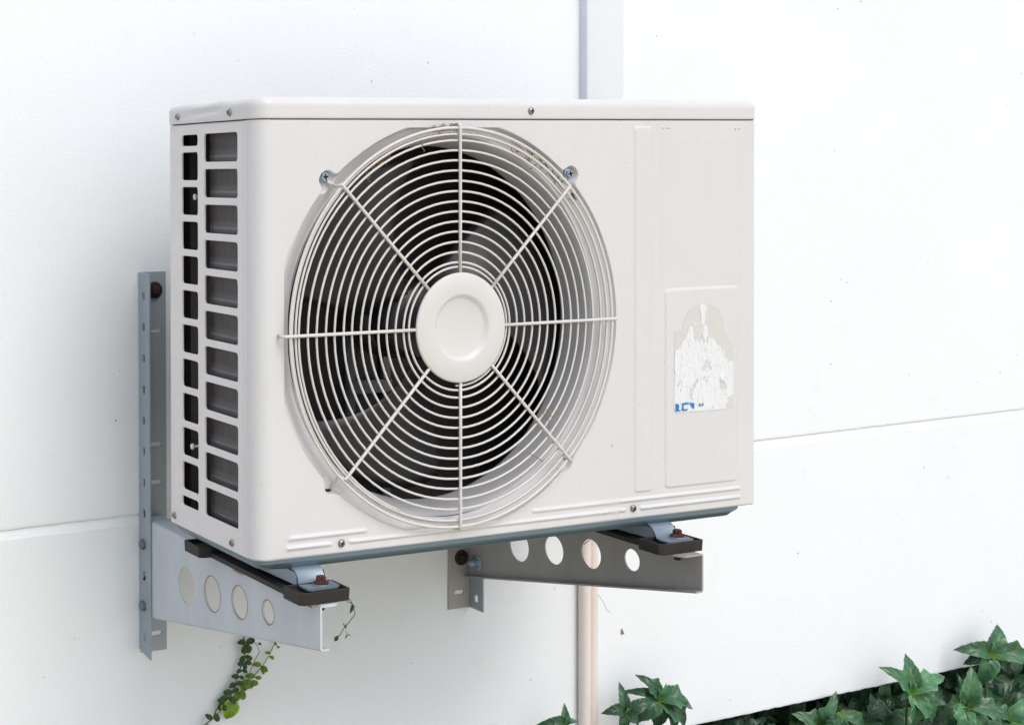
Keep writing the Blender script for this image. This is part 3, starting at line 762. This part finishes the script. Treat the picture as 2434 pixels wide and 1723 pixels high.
# ================================================================== BRACKETS
XA, XB = .0483, .6018
def bracket(name, x, sgn, label, holes, web, fl_w, zl, zh, arm_len=.481):
    """sgn=+1: flanges run to +x from the web plane; -1: to -x"""
    t = empty(name, (x, 0, zl), label, 'wall bracket', 'steel brackets carrying the unit')
    th = .0024
    # upright angle: perpendicular leaf and wall leaf
    pz = [zh - .0324 - .0428 * k for k in range(13)]
    hl = [rrect(-.0215, -.0135, z - .0052, z + .0052, .0008, 2) for z in pz if z > zl + .006]
    yo = -.0370 if sgn > 0 else -.0342
    leaf = sheet([(yo, zl - .0 ), (yo, zh), (-.0006, zh), (-.0006, zl + .006)] if sgn > 0 else [(yo, zl), (yo, zh), (-.0006, zh), (-.0006, zl)], hl,
                 lambda a, b_, t_: (x - sgn * .0002 - sgn * t_ if sgn > 0 else x + .0004 + t_, a, b_), th)
    up = fix_normals(leaf.build('upright', GREY, t, bevel=.0006))
    xw0, xw1 = (x, x + .0385) if sgn > 0 else (x - .0395, x)
    sl = []
    xm = (xw0 + xw1) / 2 + (.004 * sgn if sgn > 0 else 0)
    for z in ((.2203, .0598, .0067, -.2040) if sgn > 0 else (.2203, .0598, .0067, -.2050)):
        sl.append(rrect(xm - .0085, xm + .0085, z - .0036, z + .0036, .0035, 4))
    w2 = sheet([(xw0, zl + .001), (xw1, zl + .001), (xw1, zh), (xw0, zh)], sl, lambda a, b_, t_: (a, -.0004 - t_, b_), th)
    fix_normals(w2.build('wall_plate', GREY if sgn > 0 else GREY_SHADED, t, bevel=.0005))
    # arm: tapered web with four round holes, top flange, small bottom lip
    (zt0, zt1, zb0, zb1) = web; ye = -arm_len
    xi = x + (.0004 if sgn > 0 else -.0028)
    ystart = -.0040
    wt0 = zt0; wo = [(ystart, zb0 + (zb1 - zb0) * 0), (ye, zb1), (ye, zt1 - .003), (ystart, zt0 - .003)]
    arm = sheet([(ystart, zb0), (ye, zb1), (ye, zt1 - .0035), (ystart, zt0 - .0035)], [circ(y, z, r_, 44) for y, z, r_ in holes], lambda a, b_, t_: (xi + t_, a, b_), th)
    xo = xi if sgn > 0 else xi + th
    # bent top: quarter round then flange
    def strip(prof_fn, y_list):
        vs = []; k = None
        for y in y_list:
            pr = prof_fn(y); k = len(pr); vs += [(px_, y, pz_) for px_, pz_ in pr]
        m_ = len(y_list)
        fs = [(i * k + j, i * k + (j + 1) % k, (i + 1) * k + (j + 1) % k, (i + 1) * k + j) for i in range(m_ - 1) for j in range(k)]
        fs += [tuple(range(k)), tuple(range((m_ - 1) * k, m_ * k))]
        return vs, fs
    def topz(y): return zt0 + (zt1 - zt0) * (y - ystart) / (ye - ystart)
    def botz(y): return zb0 + (zb1 - zb0) * (y - ystart) / (ye - ystart)
    def fwid(y): return fl_w if y > ye + .012 else fl_w - (ye + .012 - y) * .75
    def tprof(y):
        z = topz(y); r_ = .0035; o_ = []; i_ = []
        for a in np.linspace(0, PI / 2, 5):
            o_.append((xo + sgn * (r_ - r_ * math.cos(a)), z - r_ + r_ * math.sin(a)))
            i_.append((xo + sgn * (r_ - (r_ - th) * math.cos(a)), z - r_ + (r_ - th) * math.sin(a)))
        o_.append((xo + sgn * fwid(y), z)); i_.append((xo + sgn * fwid(y), z - th))
        return o_ + i_[::-1]
    def bprof(y):
        z = botz(y); r_ = .0035; o_ = []; i_ = []
        for a in np.linspace(0, PI / 2, 5):
            o_.append((xo + sgn * (r_ - r_ * math.cos(a)), z - r_ * math.sin(a)))
            i_.append((xo + sgn * (r_ - (r_ - th) * math.cos(a)), z - (r_ - th) * math.sin(a)))
        o_.append((xo + sgn * .0115, z - r_)); i_.append((xo + sgn * .0115, z - r_ + th))
        return o_ + i_[::-1]
    ylist = [ystart, -.12, -.25, ye + .012, ye + .006, ye]
    for pf in (tprof, bprof):
        vs, fs = strip(pf, ylist); arm.add(vs, fs, False)
    fix_normals(arm.build('arm', ARMM if sgn > 0 else GREY_SHADED, t, sharp=40))
    return t, up
def stain(parent, pts, x, seed, name='rust_stain'):
    m2 = MB()
    for k, (y, z, w, h) in enumerate(pts):
        q = [(y + w * math.cos(a) * (1 + .45 * noise.noise(Vector((a * 2, seed + k, 1)))), z + h * math.sin(a) * (1 + .45 * noise.noise(Vector((a * 2, seed + k, 7))))) for a in np.linspace(0, 2 * PI, 16, endpoint=False)]
        m3 = sheet(q, [], lambda a, b_, t_: (x - .00012 - t_, a, b_), .0001); m2.add(m3.v, m3.f, False)
    return fix_normals(m2.build(name, RUSTP, parent))
bl, upl = bracket('wall_bracket', XA, 1, 'light grey steel bracket at the left end of the unit, with long visible upright',
             [(-.1447, -.0996, .0243), (-.2192, -.0917, .0219), (-.2922, -.0836, .0196), (-.3635, -.0768, .0137)], (-.0388, -.0388, -.1745, -.0860), .0300, -.2290, .3010)
br, upr = bracket('wall_bracket', XB, -1, 'shaded grey steel bracket under the right half of the unit, before the pink pipes',
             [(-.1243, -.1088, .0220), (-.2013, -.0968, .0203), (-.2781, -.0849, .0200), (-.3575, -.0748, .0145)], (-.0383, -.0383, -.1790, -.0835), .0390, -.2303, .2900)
for (y, z, r_) in ((-.2192, -.0917, .0219), (-.2922, -.0836, .0196), (-.3635, -.0768, .0137)):
    o_ = sheet(circ(y, z, r_ + .0013, 44), [circ(y, z, r_ + .0001, 44)], lambda a, b_, t_: (XA + .0004 - .0001 - t_, a, b_), .0001)
    fix_normals(o_.build('rusty_rim', RUSTP, bl))
for q_ in ((-.2900, -.0476, .0140, .0011), (-.4580, -.0448, .0060, .0014)): stain(bl, [q_], XA + .0004, 3 + q_[0] * 40)
for z in (-.0735, -.1584): hexa(bl, (XA - .0026, -.0168, z), (-1, 0, 0), .0072, .0055, BOLTG)
# rusty stub behind the third bracket hole
mb = MB(); mb.tube([(XA + .001, -.0172, -.1190), (XA - .0035, -.0185, -.1225)], .0022, 8); mb.build('stub', RUST, bl)
def anchor(parent, x, z, y=-.0034):
    mb = MB(); mb.lathe([(.0118, 0), (.0115, .0016), (.0105, .0020)], (x, y, z), (0, -1, 0), 28)
    mb.lathe([(.0070, 0), (.0068, .0052), (.0040, .0064)], (x, y - .0018, z), (0, -1, 0), 6, smooth=False)
    mb.build('anchor_bolt', RUSTD, parent)
anchor(bl, XA + .0210, .2755); anchor(br, XB - .0165, -.1515)
mb = MB(); mb.lathe([(.0120, 0), (.0120, .0018), (.0100, .0024)], (XB - .0030, -.0265, -.1560), (-1, 0, 0), 28)
mb.lathe([(.0068, .002), (.0068, .008), (.0062, .0085)], (XB - .0030, -.0265, -.1560), (-1, 0, 0), 6, smooth=False)
for k in range(4): mb.lathe([(.0036, .0085 + .0018 * k), (.0044, .0093 + .0018 * k), (.0036, .0103 + .0018 * k)], (XB - .0030, -.0265, -.1560), (-1, 0, 0), 14)
mb.build('nut', ZINC, br, sharp=40)

# ================================================================== DUCT AND PIPES
du = empty('cable_duct', (.852, 0, .40), 'pale blue grey plastic duct running up the wall above the unit', 'cable duct')
mb = MB(); mb.box((.8160, -.0030, .30), (.8885, -.0003, 4.0)); mb.build('duct_base', DUCT, du)
pr = [(.8170, -.0030), (.8170, -.0150), (.8176, -.0158)] + [(.8185 + .066 * f, -.0163 - .0055 * math.sin(PI / 2 * min(1, f * 1.25))) for f in np.linspace(0, 1, 14)] + [(.8868, -.0205), (.8875, -.0190), (.8875, -.0030)]
mb = MB(); k = len(pr); mb.add([(x, y, .30) for x, y in pr] + [(x, y, 4.0) for x, y in pr], [(i, i + 1, k + i + 1, k + i) for i in range(k - 1)], True)
fix_normals(mb.build('duct_cover', DUCT, du, sharp=50))
def pipe(x, y, r_, label, lean=0.0):
    t = MB(); t.lathe([(r_, 0), (r_, 1.15)], (x - .0, y, -.85), (lean, 0, 1), 48)
    o_ = t.build('pipe', PIPE, None, sharp=60)
    off = Vector((x, y, -.85)); o_.data.transform(Matrix.Translation(-off)); o_.location = off
    return tag(o_, label, 'pipe', 'pink plastic pipes on the wall')
pipe(.8180, -.0100, .0097, 'pinkish plastic pipe below the unit, the left one of the pair')
pipe(.8353, -.0085, .0082, 'pinkish plastic pipe below the unit, the slimmer right one of the pair')

# ================================================================== PLANTS
def leaf_into(mb, tones, base, direction, normal, length, width, kind='lobed', tone=.5, fold=.25, droop=.3, rnd=None, uvs=None):
    """adds one leaf: grid (t along the midrib, s across)"""
    rnd = rnd or random
    d = Vector(direction).normalized(); nrm = Vector(normal); nrm = (nrm - d * nrm.dot(d)).normalized(); sd_ = d.cross(nrm)
    nt_ = 34 if kind != 'round' else 14; cols = (-1, -.75, -.5, -.25, 0, .25, .5, .75, 1)
    vs = []; uv = []
    wob = rnd.uniform(-.12, .12)
    for i in range(nt_):
        t = i / (nt_ - 1)
        if kind == 'round':
            w = math.sin(PI * min(1, t * .92 + .04)) ** .62 * (1.0 - .12 * t)
        elif kind == 'heart':
            w = 1.2 * max(0, 1 - t) ** .72 * (1 - .30 * math.exp(-t * 16))
        else:
            env = (t ** .62) * ((1 - t) ** .95) / .50
            lobe = .26 * math.exp(-((t - .56) / .07) ** 2) if kind == 'lobed' else 0
            cut = -.12 * math.exp(-((t - .70) / .06) ** 2) if kind == 'lobed' else 0
            tooth = .075 * (1 - (t * 7.3) % 1.0) * (1 if .22 < t < .95 else 0)
            w = (.20 if t < .08 else 0) + env * .92 + lobe + cut + tooth
            w = max(w, .05) if t < .9 else max(w, .012)
            if i == nt_ - 1: w = .01
        for s in cols:
            bend = (.22 * math.sin(PI * t * .9) - droop * 1.6 * t * t) * length
            lat = s * w * width / 2
            up_ = fold * abs(lat) + .009 * length * math.sin((t - .30 * abs(s)) * 30) * abs(s) * (1.1 - abs(s)) * 1.6 + .025 * length * math.sin(t * 6 + s * 2.5 + wob * 30) * s * s
            back = -.10 * length * abs(s) * 0
            p = Vector(base) + d * (t * length * (1 - .12 * droop * t) + back) + sd_ * (lat + wob * length * t * t) + nrm * (bend + up_)
            if kind == 'heart' and i == 0: p -= d * length * .16 * abs(s)
            vs.append(p); uv.append((s, t))
    k = len(cols)
    fs = [(i * k + j, i * k + j + 1, (i + 1) * k + j + 1, (i + 1) * k + j) for i in range(nt_ - 1) for j in range(k - 1)]
    mb.add(vs, fs, True); tones += [tone] * len(vs); uvs += uv
def build_leaves(mb, tones, uvs, name, mat, parent, kind=None):
    o_ = mb.build(name, mat, parent)
    me = o_.data; at = me.attributes.new('tone', 'FLOAT', 'POINT'); at.data.foreach_set('value', tones)
    ul = me.uv_layers.new(name='UVMap')
    li = np.empty(len(me.loops), dtype=np.int32); me.loops.foreach_get('vertex_index', li)
    ul.data.foreach_set('uv', np.array(uvs, dtype=np.float32)[li].ravel())
    return o_
VIEW = Vector((-.42, -.86, .28)).normalized()   # towards open light: leaves turn this way
def deg(a): a = math.radians(a); return Vector((math.cos(a) * .93, math.cos(a) * -.30, math.sin(a)))
def shoot(x, y, z, leaves, label, bud=None, tone=.55, stem_len=.16, lean=(0.02, .02)):
    org = (x + lean[0], y + lean[1], -.93)
    t = empty('leafy_plant', org, label, 'plant', 'leafy plants at the foot of the wall')
    mb, tones, uvs = MB(), [], []
    c = Vector((x, y, z))
    for (ang, L, Wd, out, kind, tn) in leaves:
        L *= 1.20; Wd *= 1.42; d = deg(ang) + VIEW * out
        leaf_into(mb, tones, c - deg(ang) * .0025, d, VIEW + Vector((random.uniform(-.25, .25), 0, random.uniform(.15, .75))), L, Wd, kind, tn, .42, random.uniform(.12, .34), uvs=uvs)
    if bud:
        for (ang, L, Wd) in bud:
            leaf_into(mb, tones, c + VIEW * .006, deg(ang) + VIEW * .15, VIEW, L * 1.25, Wd * 1.3, 'plain', 1.25, .7, .05, uvs=uvs)
    build_leaves(mb, tones, uvs, 'foliage', LEAF, t)
    c = c - VIEW * .003; st = MB(); st.tube([c, c + Vector((lean[0] * .2, lean[1] * .3, -.03)), c + Vector((lean[0] * .6, lean[1] * .7, -.10)), Vector(org)], .0017, 7, r1=.0026)
    st.build('stem', STEM, t)
    return t
shoot(.7402, -.055, -.4130, [(172, .040, .022, .25, 'plain', .35), (150, .018, .010, .4, 'plain', .7), (92, .026, .016, .25, 'plain', .6), (15, .020, .012, .3, 'plain', .55), (250, .03, .018, .3, 'lobed', .45)],
      'small leafy shoot with rounded leaves left of the pink pipes', bud=[(80, .012, .006)])
shoot(.8640, -.050, -.4150, [(98, .0400, .0200, .10, 'plain', .28), (22, .042, .022, .20, 'plain', .22), (176, .036, .022, .30, 'plain', .18), (-38, .028, .016, .35, 'lobed', .35), (-100, .03, .018, .3, 'plain', .40)],
      'dark green shoot with one upright pointed leaf, just right of the pink pipes', bud=[(70, .012, .006)])
shoot(.9270, -.055, -.4000, [(130, .046, .026, .05, 'lobed', .32), (158, .050, .016, .00, 'plain', .25), (-5, .048, .034, .30, 'lobed', .45), (-42, .056, .034, .30, 'lobed', .38), (-95, .044, .030, .30, 'plain', .30), (-140, .050, .034, .20, 'plain', .34), (-62, .058, .030, .05, 'lobed', .5)],
      'leafy plant with a bright yellow green bud at its top, against the white wall', bud=[(68, .022, .011), (85, .014, .007)])
shoot(1.7080, -.045, -.4340, [(164, .060, .032, .10, 'plain', .42), (62, .050, .036, -.10, 'plain', .50), (-2, .070, .034, .25, 'lobed', .48), (-112, .052, .036, .25, 'plain', .58), (-155, .040, .024, -.1, 'plain', .25), (-40, .05, .026, .0, 'plain', .3)],
      'leafy plant standing highest against the wall at the far right', bud=[(82, .020, .008)], stem_len=.3)
shoot(1.4850, -.060, -.4660, [(140, .066, .036, .20, 'lobed', .62), (88, .052, .034, .00, 'plain', .42), (20, .062, .034, .25, 'lobed', .95), (-78, .056, .040, .35, 'lobed', .78), (-50, .060, .036, .2, 'lobed', .62), (-150, .022, .012, .4, 'plain', .9)],
      'large light green leaf rosette overlapping the lower edge of the wall', bud=[(100, .030, .011), (60, .018, .009)])
shoot(1.6150, -.070, -.5080, [(82, .064, .036, .15, 'plain', .66), (165, .024, .014, .3, 'plain', .8), (-120, .048, .032, .40, 'lobed', .85), (-20, .060, .036, .35, 'lobed', .5), (100, .050, .014, .10, 'plain', .7), (-75, .045, .03, .3, 'plain', .75)],
      'leaf rosette with one broad upright leaf, right of the large light green one', bud=[(95, .012, .006)])
shoot(1.0900, -.060, -.5010, [(60, .034, .022, .15, 'lobed', .55), (120, .034, .022, .1, 'plain', .4), (0, .04, .024, .3, 'plain', .4), (180, .04, .024, .3, 'plain', .4), (-90, .04, .026, .3, 'plain', .4)],
      'low leaf rosette where the lower edge of the wall meets the bottom of the view')
shoot(1.2500, -.070, -.5330, [(100, .050, .022, .1, 'plain', .42), (40, .040, .022, .2, 'plain', .5), (150, .036, .020, .1, 'plain', .4), (-60, .04, .026, .3, 'plain', .4), (210, .04, .024, .3, 'plain', .4)],
      'dark leaf rosette under the wall edge with a narrow upright leaf', bud=[(75, .016, .008)])
shoot(1.3560, -.030, -.4980, [(-25, .052, .026, .1, 'lobed', .40), (-100, .040, .024, .2, 'plain', .45), (-140, .036, .020, .1, 'plain', .35), (-60, .03, .018, .2, 'plain', .4)],
      'dim hanging leaf rosette half tucked under the wall edge')
shoot(1.7400, -.060, -.5550, [(140, .045, .026, .1, 'lobed', .42), (50, .05, .03, .2, 'plain', .75), (0, .05, .03, .2, 'lobed', .7), (-90, .05, .03, .3, 'plain', .6), (200, .05, .03, .3, 'plain', .5)],
      'leaf rosette in the bottom right corner of the bed')
# tangle of foliage behind and below, filling the bed; its shade is put into low leaf tones
rg = random.Random(21); mb, tones, uvs = MB(), [], []
for i in range(520):
    x = rg.uniform(.66, 2.35); back = rg.random()
    y = rg.uniform(-.12, .20); lim = -.508 + .0155 * x
    z = rg.uniform(lim - .26, lim - (.020 if y > -.03 else .075))
    if x < 1.0: z = min(z, -.47 - .1 * rg.random())
    if y < -.06: z -= .02 + .1 * rg.random()
    ang = rg.uniform(0, 360)
    nn_ = rg.choice((2, 3, 4))
    tn = rg.uniform(.03, .34) * (1 if rg.random() < .8 else 1.7)
    for k in range(nn_):
        a_ = ang + 360 * k / nn_ + rg.uniform(-20, 20); L = rg.uniform(.042, .070)
        dd = deg(a_) + VIEW * rg.uniform(-.2, .6)
        nv = (VIEW + Vector((rg.uniform(-.4, .4), rg.uniform(-.3, .3), rg.uniform(0, .6))))
        leaf_into(mb, tones, (x, y, z), dd, nv, L, L * rg.uniform(.52, .74), rg.choice(('lobed', 'plain')), tn, .3, rg.uniform(.05, .4), rg, uvs=uvs)
bo = build_leaves(mb, tones, uvs, 'ground_cover', LEAF, None)
tag(bo, 'dense shade-darkened green ground cover filling the bed below the wall', 'ground cover', kind='stuff')

# ------------------------------------------------------------------ vines
def vine(label, path, leaves, r_=.0008, y=-.012, name='climbing_vine', cat='vine'):
    base = path[-1]
    t = empty(name, (base[0], y, base[1]), label, cat, 'thin vines by the near bracket')
    pts = [(a, y + .004 * math.sin(i * 1.7), b_) for i, (a, b_) in enumerate(path)]
    st = MB(); st.tube(pts, r_, 6); st.build('stem', STEM, t)
    mb, tones, uvs = MB(), [], []
    for (x, z, ang, L, Wd, kind, tn) in leaves:
        leaf_into(mb, tones, (x, y - .002, z), deg(ang) + VIEW * random.uniform(-.15, .25), VIEW + Vector((random.uniform(-.3, .3), 0, random.uniform(-.1, .5))), L, Wd, kind, tn, .25, .15, uvs=uvs)
    if leaves: build_leaves(mb, tones, uvs, 'foliage', VLEAF, t)
    return t
p1 = [(.2061, -.2150), (.2061, -.2253), (.2049, -.2382), (.2033, -.2550), (.2004, -.2651), (.1944, -.2774), (.1885, -.2909), (.1812, -.3030), (.1724, -.3121), (.1592, -.3232), (.1520, -.3313), (.1433, -.3380), (.132, -.348), (.118, -.362)]
lv = []
def onpath(path, f):
    s = f * (len(path) - 1); i = min(int(s), len(path) - 2); g_ = s - i
    return (path[i][0] + (path[i + 1][0] - path[i][0]) * g_, path[i][1] + (path[i + 1][1] - path[i][1]) * g_)
rv = random.Random(4)
for (x, z, a_, L, tn) in ((.2060, -.2320, 168, .0135, .08), (.2065, -.2315, 22, .015, .05), (.2060, -.2330, -98, .017, .08), (.2065, -.2335, -62, .016, .25), (.2055, -.2500, 222, .0125, .05), (.2060, -.2490, -42, .0125, .12),
                          (.2035, -.2590, 195, .0115, .05), (.2040, -.2585, -12, .0115, .05), (.2030, -.2600, -80, .011, .10), (.1995, -.2700, 195, .009, .1), (.1995, -.2695, -25, .010, .1), (.1950, -.2780, 180, .012, .08), (.195, -.278, -20, .009, .1),
                          (.19, -.288, 200, .012, .1), (.19, -.288, 0, .012, .22), (.188, -.293, -60, .012, .25), (.184, -.2985, 180, .014, .10), (.184, -.299, 30, .012, .15), (.178, -.3060, 190, .015, .08), (.178, -.306, -30, .014, .12),
                          (.172, -.3140, 150, .013, .05), (.172, -.314, 210, .014, .05), (.166, -.318, -20, .012, .1), (.16, -.3235, 190, .015, .08), (.158, -.325, -80, .014, .12), (.152, -.3310, 160, .012, .08), (.15, -.333, -50, .013, .25), (.143, -.3380, 190, .015, .08), (.143, -.339, -60, .014, .1),
                          (.132, -.348, 180, .014, .1), (.132, -.348, 0, .014, .1)):
    if z < -.288 and int(x * 1e4 + z * 1e4) % 3 == 0: continue
    lv.append((x, z, a_, L * .92, L * .66, 'round', tn * .45))
lv.append((.1800, -.3140, -97, .026, .026, 'heart', 1.0))
lv.append((.199, -.2870, -20, .018, .014, 'round', .45)); lv.append((.199, -.2860, -75, .018, .015, 'round', .5)); lv.append((.192, -.301, -25, .016, .012, 'round', .55)); lv.append((.192, -.300, -95, .014, .011, 'round', .6))
vine('dark round-leaved vine below the near arm, with one bright heart shaped leaf', p1, lv, .0009, -.012)
p2 = [(.2590, -.2350), (.2570, -.2410), (.2435, -.2577), (.2315, -.2693), (.2210, -.2837), (.2091, -.2912), (.1958, -.3024), (.1841, -.3112), (.1738, -.3189), (.160, -.334)]
lv = []
for (x, z, a_, L, tn) in ((.257, -.242, 120, .006, .8), (.257, -.243, -30, .006, .8), (.247, -.252, 170, .008, .85), (.247, -.253, 130, .006, .8), (.245, -.256, -30, .009, .8), (.2320, -.268, 165, .013, .75), (.2320, -.269, -35, .012, .6), (.2315, -.27, -60, .012, .6),
                          (.222, -.282, 178, .014, .6), (.222, -.283, -15, .010, .55), (.214, -.288, -25, .014, .62), (.214, -.288, -70, .012, .5)):
    lv.append((x, z, a_, L, L * .62, 'round', tn))
vine('slender yellow green vine tip with tiny leaves, right of the dark leafy vine', p2, lv, .0006, -.010)
p3 = [(.2120, -.2180), (.2140, -.2280), (.2226, -.2353), (.2248, -.2447), (.2211, -.2574), (.2136, -.2721), (.2062, -.2856), (.200, -.295)]
vine('bare green stem curving between the two leafy vines', p3, [(.2235, -.2330, -20, .006, .004, 'round', .3)], .0005, -.016)
p4 = [(.3600, -.1650), (.3674, -.1798), (.3724, -.1898), (.3762, -.2050), (.3707, -.2165), (.3598, -.2272), (.3520, -.2316), (.3473, -.2364)]
vine('thin curled tendril hanging beside the front rubber pad of the near arm', p4, [(.3715, -.190, 160, .010, .002, 'plain', .3), (.3725, -.191, -100, .014, .007, 'plain', .35), (.3725, -.191, -60, .007, .003, 'plain', .4), (.3473, -.234, -120, .009, .006, 'round', .2),
     (.3615, -.2245, 120, .009, .003, 'plain', .4), (.361, -.225, 80, .006, .003, 'plain', .3), (.3625, -.234, -20, .008, .002, 'plain', .2), (.3625, -.234, -110, .007, .003, 'plain', .25), (.3600, -.227, -65, .009, .001, 'plain', .2)], .0006, -.030)
# lone leaf seen through the third hole of the near arm
p5 = [(.2060, -.2000), (.2050, -.2080), (.2061, -.2150)]

# ------------------------------------------------------------------ dry bits caught in the guard and on the pipes
def dry(label, segs, r_=.00045, nm='dry_straw'):
    mb = MB()
    for s_ in segs: mb.tube(s_, r_, 5)
    o_ = mb.build(nm, DRY, None); off = Vector(segs[0][0]); o_.data.transform(Matrix.Translation(-off)); o_.location = off
    return tag(o_, label, 'dry straw', 'dry plant bits caught on the unit and pipes')
def fuzz(x0, z0, x1, z1, n, rr, y, seed, sp=.004):
    q = random.Random(seed); out = []
    for i in range(n):
        f = q.random(); x = x0 + (x1 - x0) * f + q.uniform(-sp, sp) * .6; z = z0 + (z1 - z0) * f + q.uniform(-sp, sp) * .6
        p = Vector((x, y + q.uniform(-.002, .003), z)); L = [p]
        for k in range(3): p = p + Vector((q.uniform(-sp, sp), q.uniform(-.0015, .0015), q.uniform(-sp, sp))); L.append(p)
        out.append(L)
    return out
YG = GY + .003
dry('dry brown fluff caught at the top of the fan guard, by the upright spoke', fuzz(.235, .4865, .268, .4915, 42, 1, YG, 1))
dry('long dry straws wedged in the upper right rim of the fan guard', fuzz(.348, .474, .425, .428, 60, 1, YG + .002, 2, .0050) + [[(.33, YG + .003, .4785), (.36, YG + .004, .4690), (.40, YG + .004, .4450)], [(.36, YG + .004, .466), (.395, YG + .003, .444), (.428, YG + .002, .415)]], .0005)
dry('clot of dry fibres below the upper right guard screw', fuzz(.438, .412, .443, .404, 34, 1, YG, 3, .0035))
dry('dry brown tuft caught in the upper left rim of the fan guard', fuzz(.146, .441, .171, .457, 46, 1, YG + .002, 5, .0042) + fuzz(.139, .432, .150, .441, 14, 1, YG, 6, .003))
dry('short curled dry tendril hanging on the guard left of the upright spoke', [[(.214, GY - .001, .474), (.2150, GY - .003, .470), (.2140, GY - .002, .466), (.2185, GY - .001, .4630), (.2175, GY, .461)]], .0006)
dry('dry twig hooked on the lower right spoke of the guard', [[(.392, SY - .002, .150), (.397, SY - .003, .142), (.402, SY - .002, .139), (.408, SY - .002, .142), (.410, SY, .147)], [(.392, SY - .002, .150), (.387, SY - .002, .145), (.396, SY - .003, .134), (.398, SY, .126)]], .0005)
dry('short pale straw on the guard, below the lower right spoke', [[(.366, SY - .002, .098), (.378, SY - .002, .092), (.388, SY, .086)]], .0005)
dry('single dark hair thin strand across the pink pipes', [[(.8300, -.027, -.2300), (.8400, -.028, -.2440), (.8520, -.022, -.2600), (.8600, -.021, -.2640)]], .00035)
dry('dark thin twig crossing the pipe seen through the far arm', [[(.8080, -.020, -.150), (.825, -.028, -.135), (.842, -.026, -.112)]], .0006)
mb = MB(); mb.add([(.9010, -.0012, -.2990), (.9065, -.0010, -.3095), (.8995, -.0025, -.3090), (.9025, -.0035, -.3060)], [(0, 1, 3), (1, 2, 3), (2, 0, 3)], False)
o_ = mb.build('dry_leaf_scrap', DRY, None); tag(o_, 'tiny brown leaf scrap stuck to the white wall right of the pipes', 'leaf scrap')
